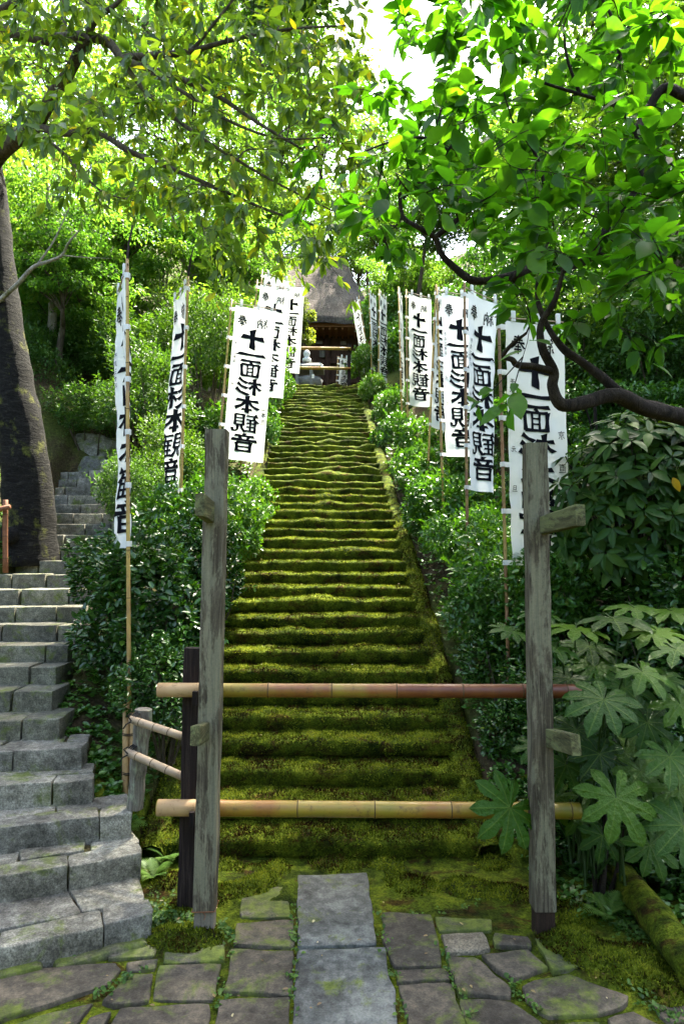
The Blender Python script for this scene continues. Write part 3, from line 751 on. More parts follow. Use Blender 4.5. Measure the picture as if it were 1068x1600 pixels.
# ------------------------------------------------------------------ nobori banners
STROKES = {
 '十': [([(.05,.55),(.95,.62)],.20), ([(.52,.98),(.50,.02)],.22)],
 '一': [([(.0,.46),(.5,.5),(1.0,.55)],.30)],
 '面': [([(.04,.92),(.96,.95)],.13), ([(.52,.9),(.42,.72)],.12), ([(.10,.72),(.15,.02)],.13), ([(.08,.71),(.92,.73)],.11), ([(.90,.74),(.85,.02)],.13), ([(.14,.06),(.86,.06)],.12),
       ([(.37,.7),(.38,.08)],.075), ([(.63,.7),(.62,.08)],.075), ([(.38,.50),(.62,.50)],.07), ([(.38,.29),(.62,.29)],.07)],
 '杉': [([(.0,.68),(.52,.72)],.13), ([(.28,.98),(.26,.0)],.14), ([(.27,.66),(.15,.45),(.0,.3)],.12), ([(.30,.58),(.48,.36)],.13),
       ([(.92,.95),(.76,.80),(.56,.70)],.13), ([(.96,.66),(.80,.50),(.54,.38)],.14), ([(1.0,.36),(.82,.15),(.48,.0)],.15)],
 '本': [([(.03,.70),(.97,.74)],.14), ([(.51,1.0),(.49,.0)],.17), ([(.47,.68),(.28,.42),(.0,.24)],.14), ([(.55,.68),(.75,.42),(1.0,.24)],.16), ([(.28,.2),(.72,.21)],.11)],
 '観': [([(.14,1.0),(.05,.82)],.10), ([(.06,.88),(.48,.91)],.09), ([(.20,.84),(.12,.68),(.0,.54)],.09), ([(.12,.64),(.12,.0)],.10), ([(.10,.68),(.48,.70)],.085), ([(.12,.49),(.46,.50)],.08),
       ([(.12,.29),(.46,.30)],.08), ([(.10,.07),(.50,.08)],.09), ([(.31,.68),(.31,.07)],.08),
       ([(.58,.96),(.58,.36)],.10), ([(.56,.94),(.93,.94)],.09), ([(.91,.96),(.91,.36)],.10), ([(.58,.75),(.91,.75)],.07), ([(.58,.57),(.91,.57)],.07), ([(.57,.39),(.92,.39)],.08),
       ([(.67,.38),(.63,.2),(.50,.0)],.11), ([(.80,.38),(.80,.12),(.86,.04),(.99,.05),(1.0,.2)],.10)],
 '音': [([(.48,1.0),(.54,.88)],.14), ([(.12,.83),(.88,.86)],.11), ([(.32,.82),(.38,.64)],.12), ([(.70,.82),(.60,.64)],.12), ([(.0,.60),(1.0,.64)],.13),
       ([(.24,.50),(.26,.0)],.13), ([(.22,.48),(.80,.49)],.11), ([(.78,.50),(.76,.0)],.13), ([(.25,.26),(.77,.26)],.085), ([(.25,.04),(.77,.04)],.11)],
 '奉': [([(.2,.86),(.8,.89)],.09), ([(.15,.72),(.85,.74)],.09), ([(.0,.56),(1.0,.60)],.10), ([(.48,1.0),(.38,.6),(.0,.26)],.10), ([(.60,.58),(.76,.42),(1.0,.28)],.11), ([(.3,.35),(.7,.36)],.08), ([(.22,.2),(.78,.21)],.09), ([(.5,.50),(.5,-.04)],.10)],
 '納': [([(.22,1.0),(.06,.76),(.28,.68)],.08), ([(.38,.86),(.08,.52),(.42,.56)],.08), ([(.24,.5),(.23,.0)],.09), ([(.09,.4),(.02,.14)],.09), ([(.37,.42),(.44,.22)],.09),
       ([(.54,.76),(.53,.0)],.09), ([(.53,.75),(.97,.77)],.08), ([(.95,.78),(.95,.02),(.86,.10)],.09), ([(.74,1.0),(.72,.62),(.60,.32)],.08), ([(.74,.56),(.88,.32)],.09)],
 # small hand-written columns
 '平': [([(.15,.9),(.85,.92)],.10), ([(.3,.8),(.38,.62)],.10), ([(.7,.82),(.6,.62)],.10), ([(.0,.5),(1,.53)],.10), ([(.5,.9),(.5,.0)],.10)],
 '成': [([(.2,.75),(.9,.78)],.09), ([(.22,.75),(.18,.3),(.0,.0)],.09), ([(.2,.5),(.45,.5),(.42,.2),(.32,.22)],.08), ([(.55,1.0),(.65,.5),(.95,.05),(1,.25)],.10), ([(.9,.55),(.55,.1)],.08), ([(.75,.98),(.88,.88)],.1)],
 '三': [([(.15,.88),(.85,.9)],.12), ([(.2,.5),(.8,.52)],.12), ([(.0,.08),(1,.12)],.13)],
 '年': [([(.3,1),(.05,.7)],.09), ([(.22,.8),(.9,.82)],.09), ([(.25,.55),(.85,.57)],.09), ([(.25,.55),(.25,.3)],.09), ([(.0,.28),(1,.31)],.1), ([(.58,.82),(.58,.0)],.1)],
 '元': [([(.2,.9),(.8,.92)],.12), ([(.0,.6),(1,.62)],.12), ([(.38,.6),(.3,.25),(.0,.02)],.11), ([(.62,.6),(.62,.1),(.95,.06),(1,.3)],.11)],
 '旦': [([(.22,.95),(.22,.3)],.1), ([(.2,.95),(.8,.95)],.1), ([(.8,.96),(.8,.3)],.1), ([(.22,.63),(.8,.63)],.08), ([(.22,.32),(.8,.32)],.09), ([(.0,.05),(1,.07)],.11)],
 '京': [([(.48,1),(.54,.86)],.1), ([(.05,.8),(.95,.82)],.09), ([(.28,.66),(.28,.42)],.09), ([(.26,.66),(.74,.66)],.08), ([(.74,.67),(.74,.42)],.09), ([(.28,.44),(.74,.44)],.08), ([(.5,.42),(.5,.0),(.4,.06)],.09), ([(.28,.3),(.1,.08)],.09), ([(.72,.3),(.92,.08)],.09)],
 '山': [([(.5,1),(.5,.1)],.1), ([(.08,.65),(.1,.08),(.9,.1)],.1), ([(.92,.66),(.92,.02)],.1)],
 '直': [([(.05,.9),(.95,.92)],.09), ([(.5,1),(.48,.78)],.09), ([(.3,.78),(.3,.2)],.08), ([(.3,.78),(.8,.78),(.8,.2)],.08), ([(.3,.58),(.8,.58)],.07), ([(.3,.4),(.8,.4)],.07), ([(.3,.22),(.8,.22)],.07), ([(.08,.7),(.1,.02),(1,.04)],.09)],
}
def stroke_strip(pts, w, step):
    pts = [Vector((x, y)) for x, y in pts]
    seg = []
    for i in range(len(pts) - 1):
        m = max(2, int((pts[i + 1] - pts[i]).length / step))
        for j in range(m): seg.append(pts[i].lerp(pts[i + 1], j / m))
    seg.append(pts[-1]); n = len(seg); out = []
    for i, p in enumerate(seg):
        t = (seg[min(i + 1, n - 1)] - seg[max(i - 1, 0)]).normalized(); nn = Vector((-t.y, t.x)); s_ = i / (n - 1)
        k = 1.12 - .34 * math.sin(math.pi * min(1, s_ * 1.15)) - .12 * s_
        sk = .22 * w if i == 0 else (-.18 * w if i == n - 1 else 0)
        out.append((p + nn * w * .5 * k + t * sk, p, p - nn * w * .5 * k - t * sk))
    return out

def lettering(fmap, spec, cw, ch, off, name, mat, parent, mirror=True):
    """spec: (char, centre u in m, top v in m, width m, height m) in cloth coordinates; every character is a piece of its own"""
    for (c, u, v, w, h) in spec:
        mb = MB(); q = 0
        for (pts, sw) in STROKES[c]:
            strip = stroke_strip(pts, sw * (1.18 if h > .08 else 1.0), .14); q += 1
            for sgn in (1, -1):
                vs_ = []
                for tri in strip:
                    for p in tri:
                        x = (p.x - .5) * w; x = -x if mirror else x
                        vs_.append(fmap(u + x, v + (1 - p.y) * h, sgn * (off + .00012 * (q % 11))))
                m = len(strip)
                mb.add(vs_, [(i * 3 + j, i * 3 + j + 1, i * 3 + j + 4, i * 3 + j + 3) for i in range(m - 1) for j in range(2)])
        mb.build(name, mat, parent)

def banner(label, base, top, Y, side, yaw, cw=.46, ch=1.8, fold=.03, nfold=1.5, fph=0.0, name_col=None, gather=0.0, ctop=None, polemat=None, tipbend=None, detail=True, sway=0.0, rp=.0145, grp='white nobori banners lining the stairs'):
    """base, top: pole ends (pixels at distance Y); cloth hangs from ctop (m below the pole's top), to one side of the pole.
       yaw: 0 = cloth spread across the view to the right of the pole, pi/2 = away from the viewer."""
    A = P(base[0], base[1], Y); B = P(top[0], top[1], Y)
    ax = (B - A).normalized(); Lp = (B - A).length
    t = thing('nobori_banner', label, 'banner', A, grp)
    ctop = .06 if ctop is None else ctop
    out = Vector((math.cos(yaw) * side, math.sin(yaw), 0)); out = (out - ax * out.dot(ax)).normalized()
    nrm = ax.cross(out).normalized()
    if nrm.y > 0: nrm = -nrm
    O = B - ax * ctop
    seed = A.x * 13.7 + A.y * 3.1
    def fmap(u, v, w=0.0):
        s_ = u / cw; h = v / ch
        wid = 1 - gather * (.35 + .65 * sstep(0, .35, h))
        amp = fold * (.15 + .85 * sstep(0.0, .3, h)) 
        dz = amp * (math.sin(2 * math.pi * nfold * s_ + fph + 1.7 * h) - math.sin(fph + 1.7 * h)) * (0.3 + .7 * s_) + .35 * amp * nz(s_ * 2.2, h * 5 + seed, seed)
        dz += .010 * nz(s_ * 3.5 + seed, h * 14, seed) + .005 * (1 - s_) * math.sin(h * 2 * math.pi * 5.3) + .004 * nz(s_ * 9, h * 30, seed + 3)
        droop = .012 * math.sin(s_ * math.pi) * (1 - h) 
        sw = sway * h * s_
        return O + out * (.05 + u * wid) - ax * (v + droop + .03 * s_ * gather) + nrm * (dz + sw + w)
    # pole
    nn = max(4, int(Lp / .34)); nodes = [(i + .4 + .15 * math.sin(i * 2.1 + seed)) / nn for i in range(nn)]
    bamboo('pole', None, None, A - ax * .25, B, rp, nodes if detail else nodes[::2], polemat or M_POLE, parent=t, n=10, taper=.72)
    if tipbend is not None:
        q = MB(); T = P(tipbend[0], tipbend[1], Y); m_ = B.lerp(T, .5) + Vector(((B.x - T.x) * .18, 0, 0))
        q.tube([B - ax * .12, B, m_, T], [rp * .72, rp * .66, rp * .5, rp * .3], 8); q.build('tip', M_DARKPOST, t, True)
    # cloth
    nu, nv = (22, 60) if detail else (12, 30)
    V = [fmap(cw * i / nu, ch * j / nv) for j in range(nv + 1) for i in range(nu + 1)]
    Fc = [(j * (nu + 1) + i, j * (nu + 1) + i + 1, (j + 1) * (nu + 1) + i + 1, (j + 1) * (nu + 1) + i) for j in range(nv) for i in range(nu)]
    me = mesh_np('cloth', V, Fc); me.materials.append(M_CLOTH); cl = link('cloth', me, None, t)
    # hem rod and tabs along the top, loops along the pole
    q = MB(); q.tube([O - out * .03 + ax * .02, O + out * (cw * (1 - gather * .35) + .05) + ax * .016], .005, 6); q.build('top_rod', M_BAMGREY, t)
    for s_ in (.14, .56, .9):
        c = fmap(cw * s_, -.004); q = MB(); q.box(c - out * .016 - nrm * .007, out * .032, nrm * .014, ax * .075); q.build('top_tab', M_CLOTH, t)
    for j in range(6):
        h = (j + .15) / 5.3 * ch if j < 5 else ch - .02
        c = fmap(0, min(h, ch - .02)); pc = O - ax * min(h, ch - .02)
        q = MB(); ring = []
        hw = .017
        d = (c - pc); d = d - ax * d.dot(ax); dl_ = d.length; d.normalize(); e = ax.cross(d)
        path = [c + e * .003] + [pc + (d * math.cos(th) + e * math.sin(th)) * (rp * 1.35) for th in np.linspace(.7, 2 * math.pi - .7, 9)] + [c - e * .003]
        vs_ = []
        for p in path: vs_ += [p + ax * hw, p - ax * hw]
        q.add(vs_, [(2 * i, 2 * i + 1, 2 * i + 3, 2 * i + 2) for i in range(len(path) - 1)]); q.build('loop', M_CLOTH, t)
    # lettering, seen through from the back of the cloth
    spec = []
    s_ = cw / .46
    hu = .275 * cw if side > 0 else .725 * cw
    spec += [('奉', .20 * cw if side > 0 else .80 * cw, .10 * ch / 1.8, .10 * s_, .13), ('納', .70 * cw if side > 0 else .30 * cw, .11 * ch / 1.8, .12 * s_, .12)]
    y = .25
    for c, w, h in (('十', .28, .24), ('一', .31, .10), ('面', .25, .20), ('杉', .28, .20), ('本', .27, .20), ('観', .29, .215), ('音', .29, .215)):
        spec.append((c, cw * .49, y * ch / 1.8, w * s_, h * ch / 1.8)); y += h + .012
    lettering(fmap, spec, cw, ch, .0035, 'written_character', M_INK, cl)
    if detail:
        du = .085 * cw if side > 0 else .915 * cw; nu_ = .91 * cw if side > 0 else .09 * cw
        sp = [(c, du, v, .035, .042) for c, v in (('平', .42), ('成', .475), ('三', .53), ('十', .58), ('年', .63), ('元', .90), ('旦', 1.18))]
        if name_col: sp += [(c, nu_, v, .05, .062) for c, v in name_col]
        lettering(fmap, sp, cw, ch, .0035, 'written_character', M_INKS if not name_col else M_INK, cl)
    return t

# left side, from the nearest
banner('nearest left banner, nearly edge-on, on bamboo pole above the camellia', (203, 1232), (199, 405), 4.25, -1, 1.13, fold=.05, nfold=1.1, fph=.6, tipbend=(207, 352), sway=.03, gather=.05, ch=1.78)
banner('second left banner, nearly edge-on, over the left hedge', (280, 850), (294, 432), 5.7, -1, 1.10, fold=.06, nfold=1.0, fph=2.2, tipbend=(303, 385), gather=.06, ch=1.80)
banner('large white banner spread flat above the top of the left grey post', (336, 760), (362, 468), 7.75, 1, .18, fold=.012, nfold=.6, fph=.3, name_col=[('山', 1.13), ('本', 1.21), ('直', 1.29)], sway=-.03, cw=.47)
banner('white banner half hidden behind the large flat left banner', (378, 700), (402, 437), 9.6, 1, .32, fold=.02, nfold=.8, fph=1.0, cw=.46, sway=.06, ch=1.62)
banner('white banner second behind the large flat left banner', (391, 670), (410, 421), 11.3, 1, .55, fold=.03, nfold=1.0, fph=2.0, detail=False)
banner('white banner farthest but one on the left, top lost in leaves', (402, 650), (417, 432), 12.6, 1, .75, fold=.03, nfold=1.0, fph=.5, detail=False)
banner('farthest left banner spread flat in front of the thatched roof', (424, 630), (436, 441), 13.6, 1, .10, fold=.012, nfold=.7, fph=2.6, cw=.47, detail=False)
# right side, from the nearest
banner('nearest right banner behind the right grey post and dark branch', (799, 1235), (778, 487), 4.75, 1, .22, fold=.022, nfold=.9, fph=.4, name_col=[('京', .78), ('直', 1.02), ('年', 1.12), ('平', 1.32)], cw=.46, ch=1.74, polemat=M_POLED)
banner('second right banner hanging on the brown striped bamboo pole', (730, 900), (725, 442), 5.9, 1, .75, fold=.045, nfold=1.2, fph=1.2, cw=.46, ch=1.78, sway=-.03, polemat=M_POLED)
banner('third right banner with the readable upper characters', (692, 800), (682, 449), 7.2, 1, .35, fold=.03, nfold=1.1, fph=2.0, cw=.46, ch=1.78)
banner('fourth right banner, mostly behind its crossed thin poles', (668, 740), (681, 445), 8.3, 1, 1.1, fold=.04, nfold=1.0, fph=2.6, cw=.46, ch=1.72)
banner('fifth right banner with curled free edge above the hedge', (636, 650), (634, 452), 10.6, 1, .55, fold=.05, nfold=.9, fph=1.4, cw=.46, detail=False)
banner('sixth right banner, narrow strip beside the curled one', (627, 640), (622, 448), 11.6, 1, 1.35, fold=.03, nfold=1.0, fph=.4, cw=.46, detail=False)
banner('seventh right banner, slim and slanting above bright leaves', (591, 590), (592, 452), 13.6, 1, 1.2, fold=.04, nfold=1.0, fph=2.4, cw=.46, detail=False)
banner('eighth right banner between two pale poles below the roof', (580, 575), (576, 452), 15.2, 1, 1.2, fold=.03, nfold=1.0, fph=3.0, cw=.46, detail=False)
banner('ninth right banner leaning against the right roof edge', (578, 575), (560, 462), 16.4, -1, 1.25, fold=.03, nfold=1.0, fph=1.0, cw=.46, detail=False)
banner('small leaning banner in front of the dark hall doors', (525, 604), (528, 557), 16.0, 1, .2, fold=.01, nfold=.6, fph=1.0, cw=.28, ch=.72, detail=False, sway=.02, ctop=.02, rp=.011)

# paired bamboo stakes that hold the two nearest poles
def stakes(label, px_, py0, py1, Y, mat):
    A = P(px_, py1, Y); t = thing('bamboo_stake', label, 'stake', A, 'split bamboo sleeves round banner poles')
    for dx, dy in ((-.022, -.01), (.022, -.012), (.0, .026)):
        q = MB(); a_ = A + Vector((dx, dy, -.3)); b_ = P(px_ + 1, py0, Y) + Vector((dx, dy, 0))
        q.tube([a_, a_.lerp(b_, .35), a_.lerp(b_, .36), a_.lerp(b_, .7), a_.lerp(b_, .71), b_], [.02, .02, .0215, .0205, .0215, .02], 10); q.build('cane', mat, t, True)
    for py in (py0 + (py1 - py0) * .34, py0 + (py1 - py0) * .8):
        c = P(px_, py, Y); q = MB()
        for s_ in (-.005, .004): q.tube([c + Vector((math.cos(th) * .047, math.sin(th) * .04 + .002, s_ + .004 * math.sin(th))) for th in np.linspace(0, 2 * math.pi, 17)], .003, 5, False)
        q.build('wire_tie', M_ROPE, t)
stakes('pale split bamboo sleeve tied round the nearest left pole', 203, 1100, 1232, 4.23, M_BAMEND)
stakes('brown split bamboo sleeve in the shade below the right hedge', 801, 1092, 1236, 4.73, M_BRANCHFENCE)

# ------------------------------------------------------------------ the thatched hall
HY = 19.5; HZ = TOPZ
hall_c = P(460, 560, HY); hall_c.z = HZ
HALL = thing('thatched_hall', 'old dark timber temple hall under a steep thatched roof at the top of the stairs', 'building', hall_c)
def hall():
    cx = hall_c.x; hw = 2.45; yf = HY + .55; dp = 4.2
    ez = P(500, 512, HY).z - .05; rz = P(490, 412, HY + 2.45).z
    # plinth, walls
    q = MB(); q.box((cx - 2.3, yf - .5, HZ - .1), (4.6, 0, 0), (0, dp + 1, 0), (0, 0, .35)); q.build('plinth', M_ROCK, HALL)
    q = MB(); q.box((cx - 1.9, yf, HZ + .25), (3.8, 0, 0), (0, dp, 0), (0, 0, ez - HZ - .2)); wl = q.build('wall', M_HALL, HALL)
    for i in range(5):
        x = cx - 1.9 + 3.8 * i / 4; q = MB(); q.tube([(x, yf - .06, HZ + .25), (x, yf - .06, ez + .1)], .085, 12); q.build('column', M_HALL, HALL, True)
    for z in (.62, 1.42, 2.0):
        q = MB(); q.box((cx - 2.0, yf - .11, HZ + z), (4.0, 0, 0), (0, .07, 0), (0, 0, .11)); q.build('tie_beam', M_HALL, HALL)
    for i in range(4):
        x0 = cx - 1.9 + 3.8 * i / 4 + .12
        for j in range(4):
            q = MB(); q.box((x0 + j * .18, yf - .035, HZ + .38), (.165, 0, 0), (0, .03, 0), (0, 0, 1.02)); q.build('door_panel', M_RED if i == 2 else M_HALL, HALL)
    for (px_, py, w, h) in ((498, 535, .22, .1), (503, 553, .16, .2), (536, 536, .16, .1)):
        c = P(px_, py, yf - .14); q = MB(); q.box((c.x - w / 2, yf - .15, c.z - h / 2), (w, 0, 0), (0, .02, 0), (0, 0, h)); q.build('name_plaque', M_LOG, HALL)
    # eave boards and rafters
    q = MB(); q.box((cx - hw + .05, HY - .32, ez - .03), (2 * hw - .1, 0, 0), (0, dp + 1.6, 0), (0, 0, .06)); q.build('eave_soffit', M_EAVE, HALL)
    for i in range(26):
        x = cx - hw + .1 + (2 * hw - .26) * i / 25; q = MB(); q.box((x, HY - .30, ez - .10), (.06, 0, 0), (0, 1.0, 0), (0, 0, .068)); q.build('rafter', M_EAVE, HALL)
    q = MB(); q.box((cx - hw + .1, HY - .36, ez - .05), (2 * hw - .2, 0, 0), (0, .05, 0), (0, 0, .11)); q.build('fascia', M_EAVE, HALL)
    # thatch: hipped, slightly concave, thick at the eave
    cyy = HY + dp / 2 + .35; rl = 1.30
    prof = [(1.0, -.02), (1.02, .16), (.985, .26), (.91, .50), (.80, .90), (.67, 1.40), (.52, 2.0), (.38, 2.55), (.24, 3.05), (.11, 3.38), (.03, 3.52)]
    hmax = rz - ez; V = []; Fc = []; nper = 96
    for (s_, h) in prof:
        for i in range(nper):
            th = 2 * math.pi * i / nper
            c, sn = math.cos(th), math.sin(th)
            ex = abs(c) ** .42 * (1 if c >= 0 else -1); ey = abs(sn) ** .42 * (1 if sn >= 0 else -1)
            x = cx + ex * (rl * (1 - s_) + (hw + .15) * s_); y = cyy + ey * ((dp / 2 + .85) * s_)
            z = ez + .03 + h / 3.52 * hmax
            n_ = .05 * nz(x * 2.5, y * 2.5, z * 2.5) + .03 * nz(x * 8, y * 8, z * 8)
            V.append((x + n_ * ex, y + n_ * ey, z + n_ * .5))
    m = nper
    for r in range(len(prof) - 1):
        for i in range(m): Fc.append((r * m + i, r * m + (i + 1) % m, (r + 1) * m + (i + 1) % m, (r + 1) * m + i))
    me = mesh_np('thatch_roof', V, Fc); me.materials.append(M_THATCH); rf = link('thatch_roof', me, None, HALL)
    q = MB(); q.tube([(cx - rl - .25, cyy, rz + .02), (cx - rl * .4, cyy, rz + .05), (cx + rl * .4, cyy, rz + .05), (cx + rl + .25, cyy, rz + .02)], .2, 12); q.build('ridge_roll', M_THATCH, rf, True)
hall()
# two bamboo rails across the head of the stairs
YT = TOPY + .3
for (py, lb, r) in ((544, 'upper', .035), (575, 'lower', .034)):
    A, B = P(430, py, YT), P(548, py + 1, YT)
    t = bamboo('bamboo_rail', lb + ' golden bamboo rail at the head of the stairs before the hall', 'rail', A, B, r, [.1, .35, .6, .85], M_BAM2, 'bamboo rails at the head of the stairs', 10)
for px_ in (434, 545):
    A = P(px_, 575, YT + .07); A.z = TOPZ - .1; B = P(px_, 538, YT + .07)
    t = thing('rail_stake', 'dark stake at the %s end of the rails before the hall' % ('left' if px_ < 500 else 'right'), 'post', A, 'stakes of the upper rails')
    timber('shaft', A, B, .08, .07, M_DARKPOST, t, n=6)
    for py in (544, 575):
        c = P(px_, py, YT + .02); q = MB(); q.box((c.x - .012, YT - .045, c.z - .06), (.024, 0, 0), (0, .09, 0), (0, 0, .024)); q.build('rail_bracket', M_DARKPOST, t)
# incense shelter: little grey roof on legs with a pale stone jewel behind
YI = TOPY + 1.5
base = P(480, 600, YI); base.z = TOPZ
sh = thing('incense_shelter', 'small grey metal roof on slim legs sheltering the incense burner', 'shelter', base)
a, b_ = P(459, 571, YI), P(506, 571, YI); zt = a.z
q = MB(); mid = (a + b_) / 2; hw = (b_.x - a.x) / 2
q.add([(mid.x - hw, YI - .4, zt - .1), (mid.x + hw, YI - .4, zt - .1), (mid.x + hw, YI + .4, zt - .1), (mid.x - hw, YI + .4, zt - .1), (mid.x - hw * .75, YI, zt + .06), (mid.x + hw * .75, YI, zt + .06),
       (mid.x - hw, YI - .4, zt - .13), (mid.x + hw, YI - .4, zt - .13), (mid.x + hw, YI + .4, zt - .13), (mid.x - hw, YI + .4, zt - .13)],
      [(0, 1, 5, 4), (1, 2, 5), (2, 3, 4, 5), (3, 0, 4), (0, 6, 7, 1), (1, 7, 8, 2), (2, 8, 9, 3), (3, 9, 6, 0), (6, 9, 8, 7)])
q.build('roof', M_METAL, sh)
for px_ in (465, 487):
    for dy in (-.3, .3):
        c = P(px_, 580, YI); q = MB(); q.box((c.x - .035, YI + dy - .035, TOPZ - .02), (.07, 0, 0), (0, .07, 0), (0, 0, zt - .12 - TOPZ + .02)); q.build('leg', M_METAL, sh)
q = MB(); q.tube([(mid.x, YI, TOPZ), (mid.x, YI, TOPZ + .3), (mid.x, YI, TOPZ + .34), (mid.x, YI, TOPZ + .55), (mid.x, YI, TOPZ + .6)], [.22, .2, .3, .34, .30], 16); q.build('burner', M_METAL, sh, True)
c = P(479, 566, YI); q = MB()
q.tube([c + Vector((0, 0, h)) for h in (0, .05, .09, .12, .16, .22, .27, .30, .32)], [.10, .11, .10, .05, .075, .085, .065, .035, .008], 16); q.build('jewel_finial', M_WHITESTONE, sh, True)
q = MB(); A = P(498, 568, YI - .45); q.box(A, Vector((.12, 0, -.16)), Vector((.03, 0, .03)), Vector((0, .004, 0))); q.build('paper_strip', M_PAPER, sh)
q = MB(); A = P(487, 591, YI - .45); q.box(A, (.05, 0, 0), (0, .004, 0), (0, 0, .1)); q.build('paper_note', M_PAPER, sh)

# ------------------------------------------------------------------ foliage machinery
def leaf_arrays(p, d, nrm, L, W, fold=.25, droop=.12, simple=False):
    """p base points, d midrib directions, nrm rough normals (all N*3); returns verts, faces (k per leaf)"""
    n = len(p)
    d = d / (np.linalg.norm(d, axis=1)[:, None] + 1e-9)
    s_ = np.cross(nrm, d); s_ /= np.linalg.norm(s_, axis=1)[:, None] + 1e-9
    u = np.cross(d, s_)
    L = L[:, None]; W = W[:, None]
    if simple:
        v = np.stack([p, p + d * L * .45 + s_ * W * .5 + u * L * fold * .35, p + d * L - u * L * droop, p + d * L * .45 - s_ * W * .5 + u * L * fold * .35], 1)
        f = np.array([[0, 3, 2], [0, 2, 1]])
        k = 4
    else:
        v = np.stack([p, p + d * L * .30 + s_ * W * .46 + u * W * fold * .5, p + d * L * .66 + s_ * W * .40 + u * (W * fold * .45 - L * droop * .4), p + d * L - u * L * droop,
                      p + d * L * .66 - s_ * W * .40 + u * (W * fold * .45 - L * droop * .4), p + d * L * .30 - s_ * W * .46 + u * W * fold * .5], 1)
        f = np.array([[0, 5, 4, 3], [0, 3, 2, 1]])
        k = 6
    faces = (np.arange(n)[:, None, None] * k + f[None]).reshape(-1, f.shape[1])
    return v.reshape(-1, 3), faces, len(f)

def leaf_mesh(name, p, d, nrm, L, W, mat, tone=None, **kw):
    v, f, per = leaf_arrays(p, d, nrm, L, W, **kw)
    me = mesh_np(name, v, f, False)
    n = len(p)
    if tone is None: tone = np.clip(rng.normal(.45, .22, n), 0, 1)
    at = me.attributes.new('tone', 'FLOAT', 'FACE'); at.data.foreach_set('value', np.repeat(tone, per).astype(np.float32))
    me.materials.append(mat); return me

def blob_points(center, rad, n, nsub=16, sub=.42, up=.35, bottom=-.35, thick=.16):
    """leaf bases over a lumpy bush: many overlapping lobes on an ellipsoid, with shoots standing out of them"""
    c = np.asarray(center, float); rad = np.asarray(rad, float)
    dv = rng.normal(0, 1, (nsub, 3)); dv /= np.linalg.norm(dv, axis=1)[:, None]
    dv[:, 2] = np.where(dv[:, 2] < bottom, -dv[:, 2], dv[:, 2])
    cen = dv * rng.uniform(.42, .86, nsub)[:, None]
    sr = sub * rng.uniform(.55, 1.25, nsub)
    w = sr ** 2; w /= w.sum()
    k = rng.choice(nsub, n, p=w)
    q = rng.normal(0, 1, (n, 3)); q /= np.linalg.norm(q, axis=1)[:, None]
    r = sr[k] * (1 + rng.normal(0, .05, n) - np.abs(rng.normal(0, thick * 1.25, n)))
    loc = cen[k] + q * r[:, None]
    keep = np.ones(n, bool)          # drop what lies deep inside another lobe
    for j in range(nsub):
        inside = (np.linalg.norm(loc - cen[j], axis=1) < sr[j] * .72) & (k != j)
        keep &= ~inside
    loc, q = loc[keep], q[keep]
    ns = max(20, n // 90)            # shoots
    pick = rng.choice(len(loc), ns)
    sl = rng.uniform(.12, .42, ns); m = 11
    sd = q[pick] * .7 + np.array([0, 0, .75]) + rng.normal(0, .35, (ns, 3)); sd /= np.linalg.norm(sd, axis=1)[:, None]
    tt = np.linspace(.05, 1, m)
    sp_ = (loc[pick][:, None, :] + sd[:, None, :] * (sl[:, None] * tt)[:, :, None]).reshape(-1, 3) + rng.normal(0, .012, (ns * m, 3))
    sq = np.repeat(sd, m, 0) * .5 + rng.normal(0, .7, (ns * m, 3))
    loc = np.concatenate([loc, sp_]); q = np.concatenate([q, sq])
    nrm = loc / (np.linalg.norm(loc, axis=1)[:, None] + 1e-9) * .4 + q * .6
    return c + loc * rad, nrm

def bush_mesh(name, rad, n, L, ratio, mat, nsub=16, sub=.42, simple=False, tone_mu=.45, droop=.12, upness=.6, thick=.16, spread=.8, bottom=-.35):
    p, o = blob_points((0, 0, 0), rad, n, nsub, sub, thick=thick, bottom=bottom)
    m = len(p)
    d = o * .8 + rng.normal(0, spread, (m, 3)) * .8 + np.array([0, 0, .1])
    nr = o * (1 - upness) + np.array([0, 0, upness]) + rng.normal(0, .35, (m, 3))
    LL = L * rng.uniform(.6, 1.25, m)
    tone = np.clip(rng.normal(tone_mu, .2, m) + .12 * np.array([nz(a[0] * 2, a[1] * 2, a[2] * 2) for a in p]) * 2, 0, 1)
    tone = np.where(rng.random(m) < .012, 1.0, tone * .9)
    return leaf_mesh(name, p, d, nr, LL, LL * ratio, mat, tone, droop=droop, simple=simple)

def stems_mesh(rad, n, base_z, mat, r0=.012):
    mb = MB()
    for i in range(n):
        th = rng.uniform(0, 2 * math.pi); q = rng.uniform(.2, .75)
        e = Vector((math.cos(th) * rad[0] * q, math.sin(th) * rad[1] * q, rad[2] * rng.uniform(.0, .55)))
        b0 = Vector((e.x * .25, e.y * .25, base_z)); m_ = b0.lerp(e, .5) + Vector((rng.normal(0, .04), rng.normal(0, .04), .03))
        mb.tube([b0, m_, e], [r0, r0 * .7, r0 * .3], 5)
    me = bpy.data.meshes.new('stem'); me.from_pydata(mb.v, [], mb.f); me.materials.append(mat); return me

def place_bush(name, label, cat, group, loc, meshes, rotz=0.0, sc=(1, 1, 1), zbase=None):
    """meshes: (foliage mesh, stem mesh); loc is the bush centre"""
    t = thing(name, label, cat, loc, group); t.rotation_euler = (0, 0, rotz); t.scale = sc
    f = bpy.data.objects.new('foliage', meshes[0]); col.objects.link(f); f.parent = t; f['kind'] = 'stuff'
    s_ = bpy.data.objects.new('stem', meshes[1]); col.objects.link(s_); s_.parent = t
    return t

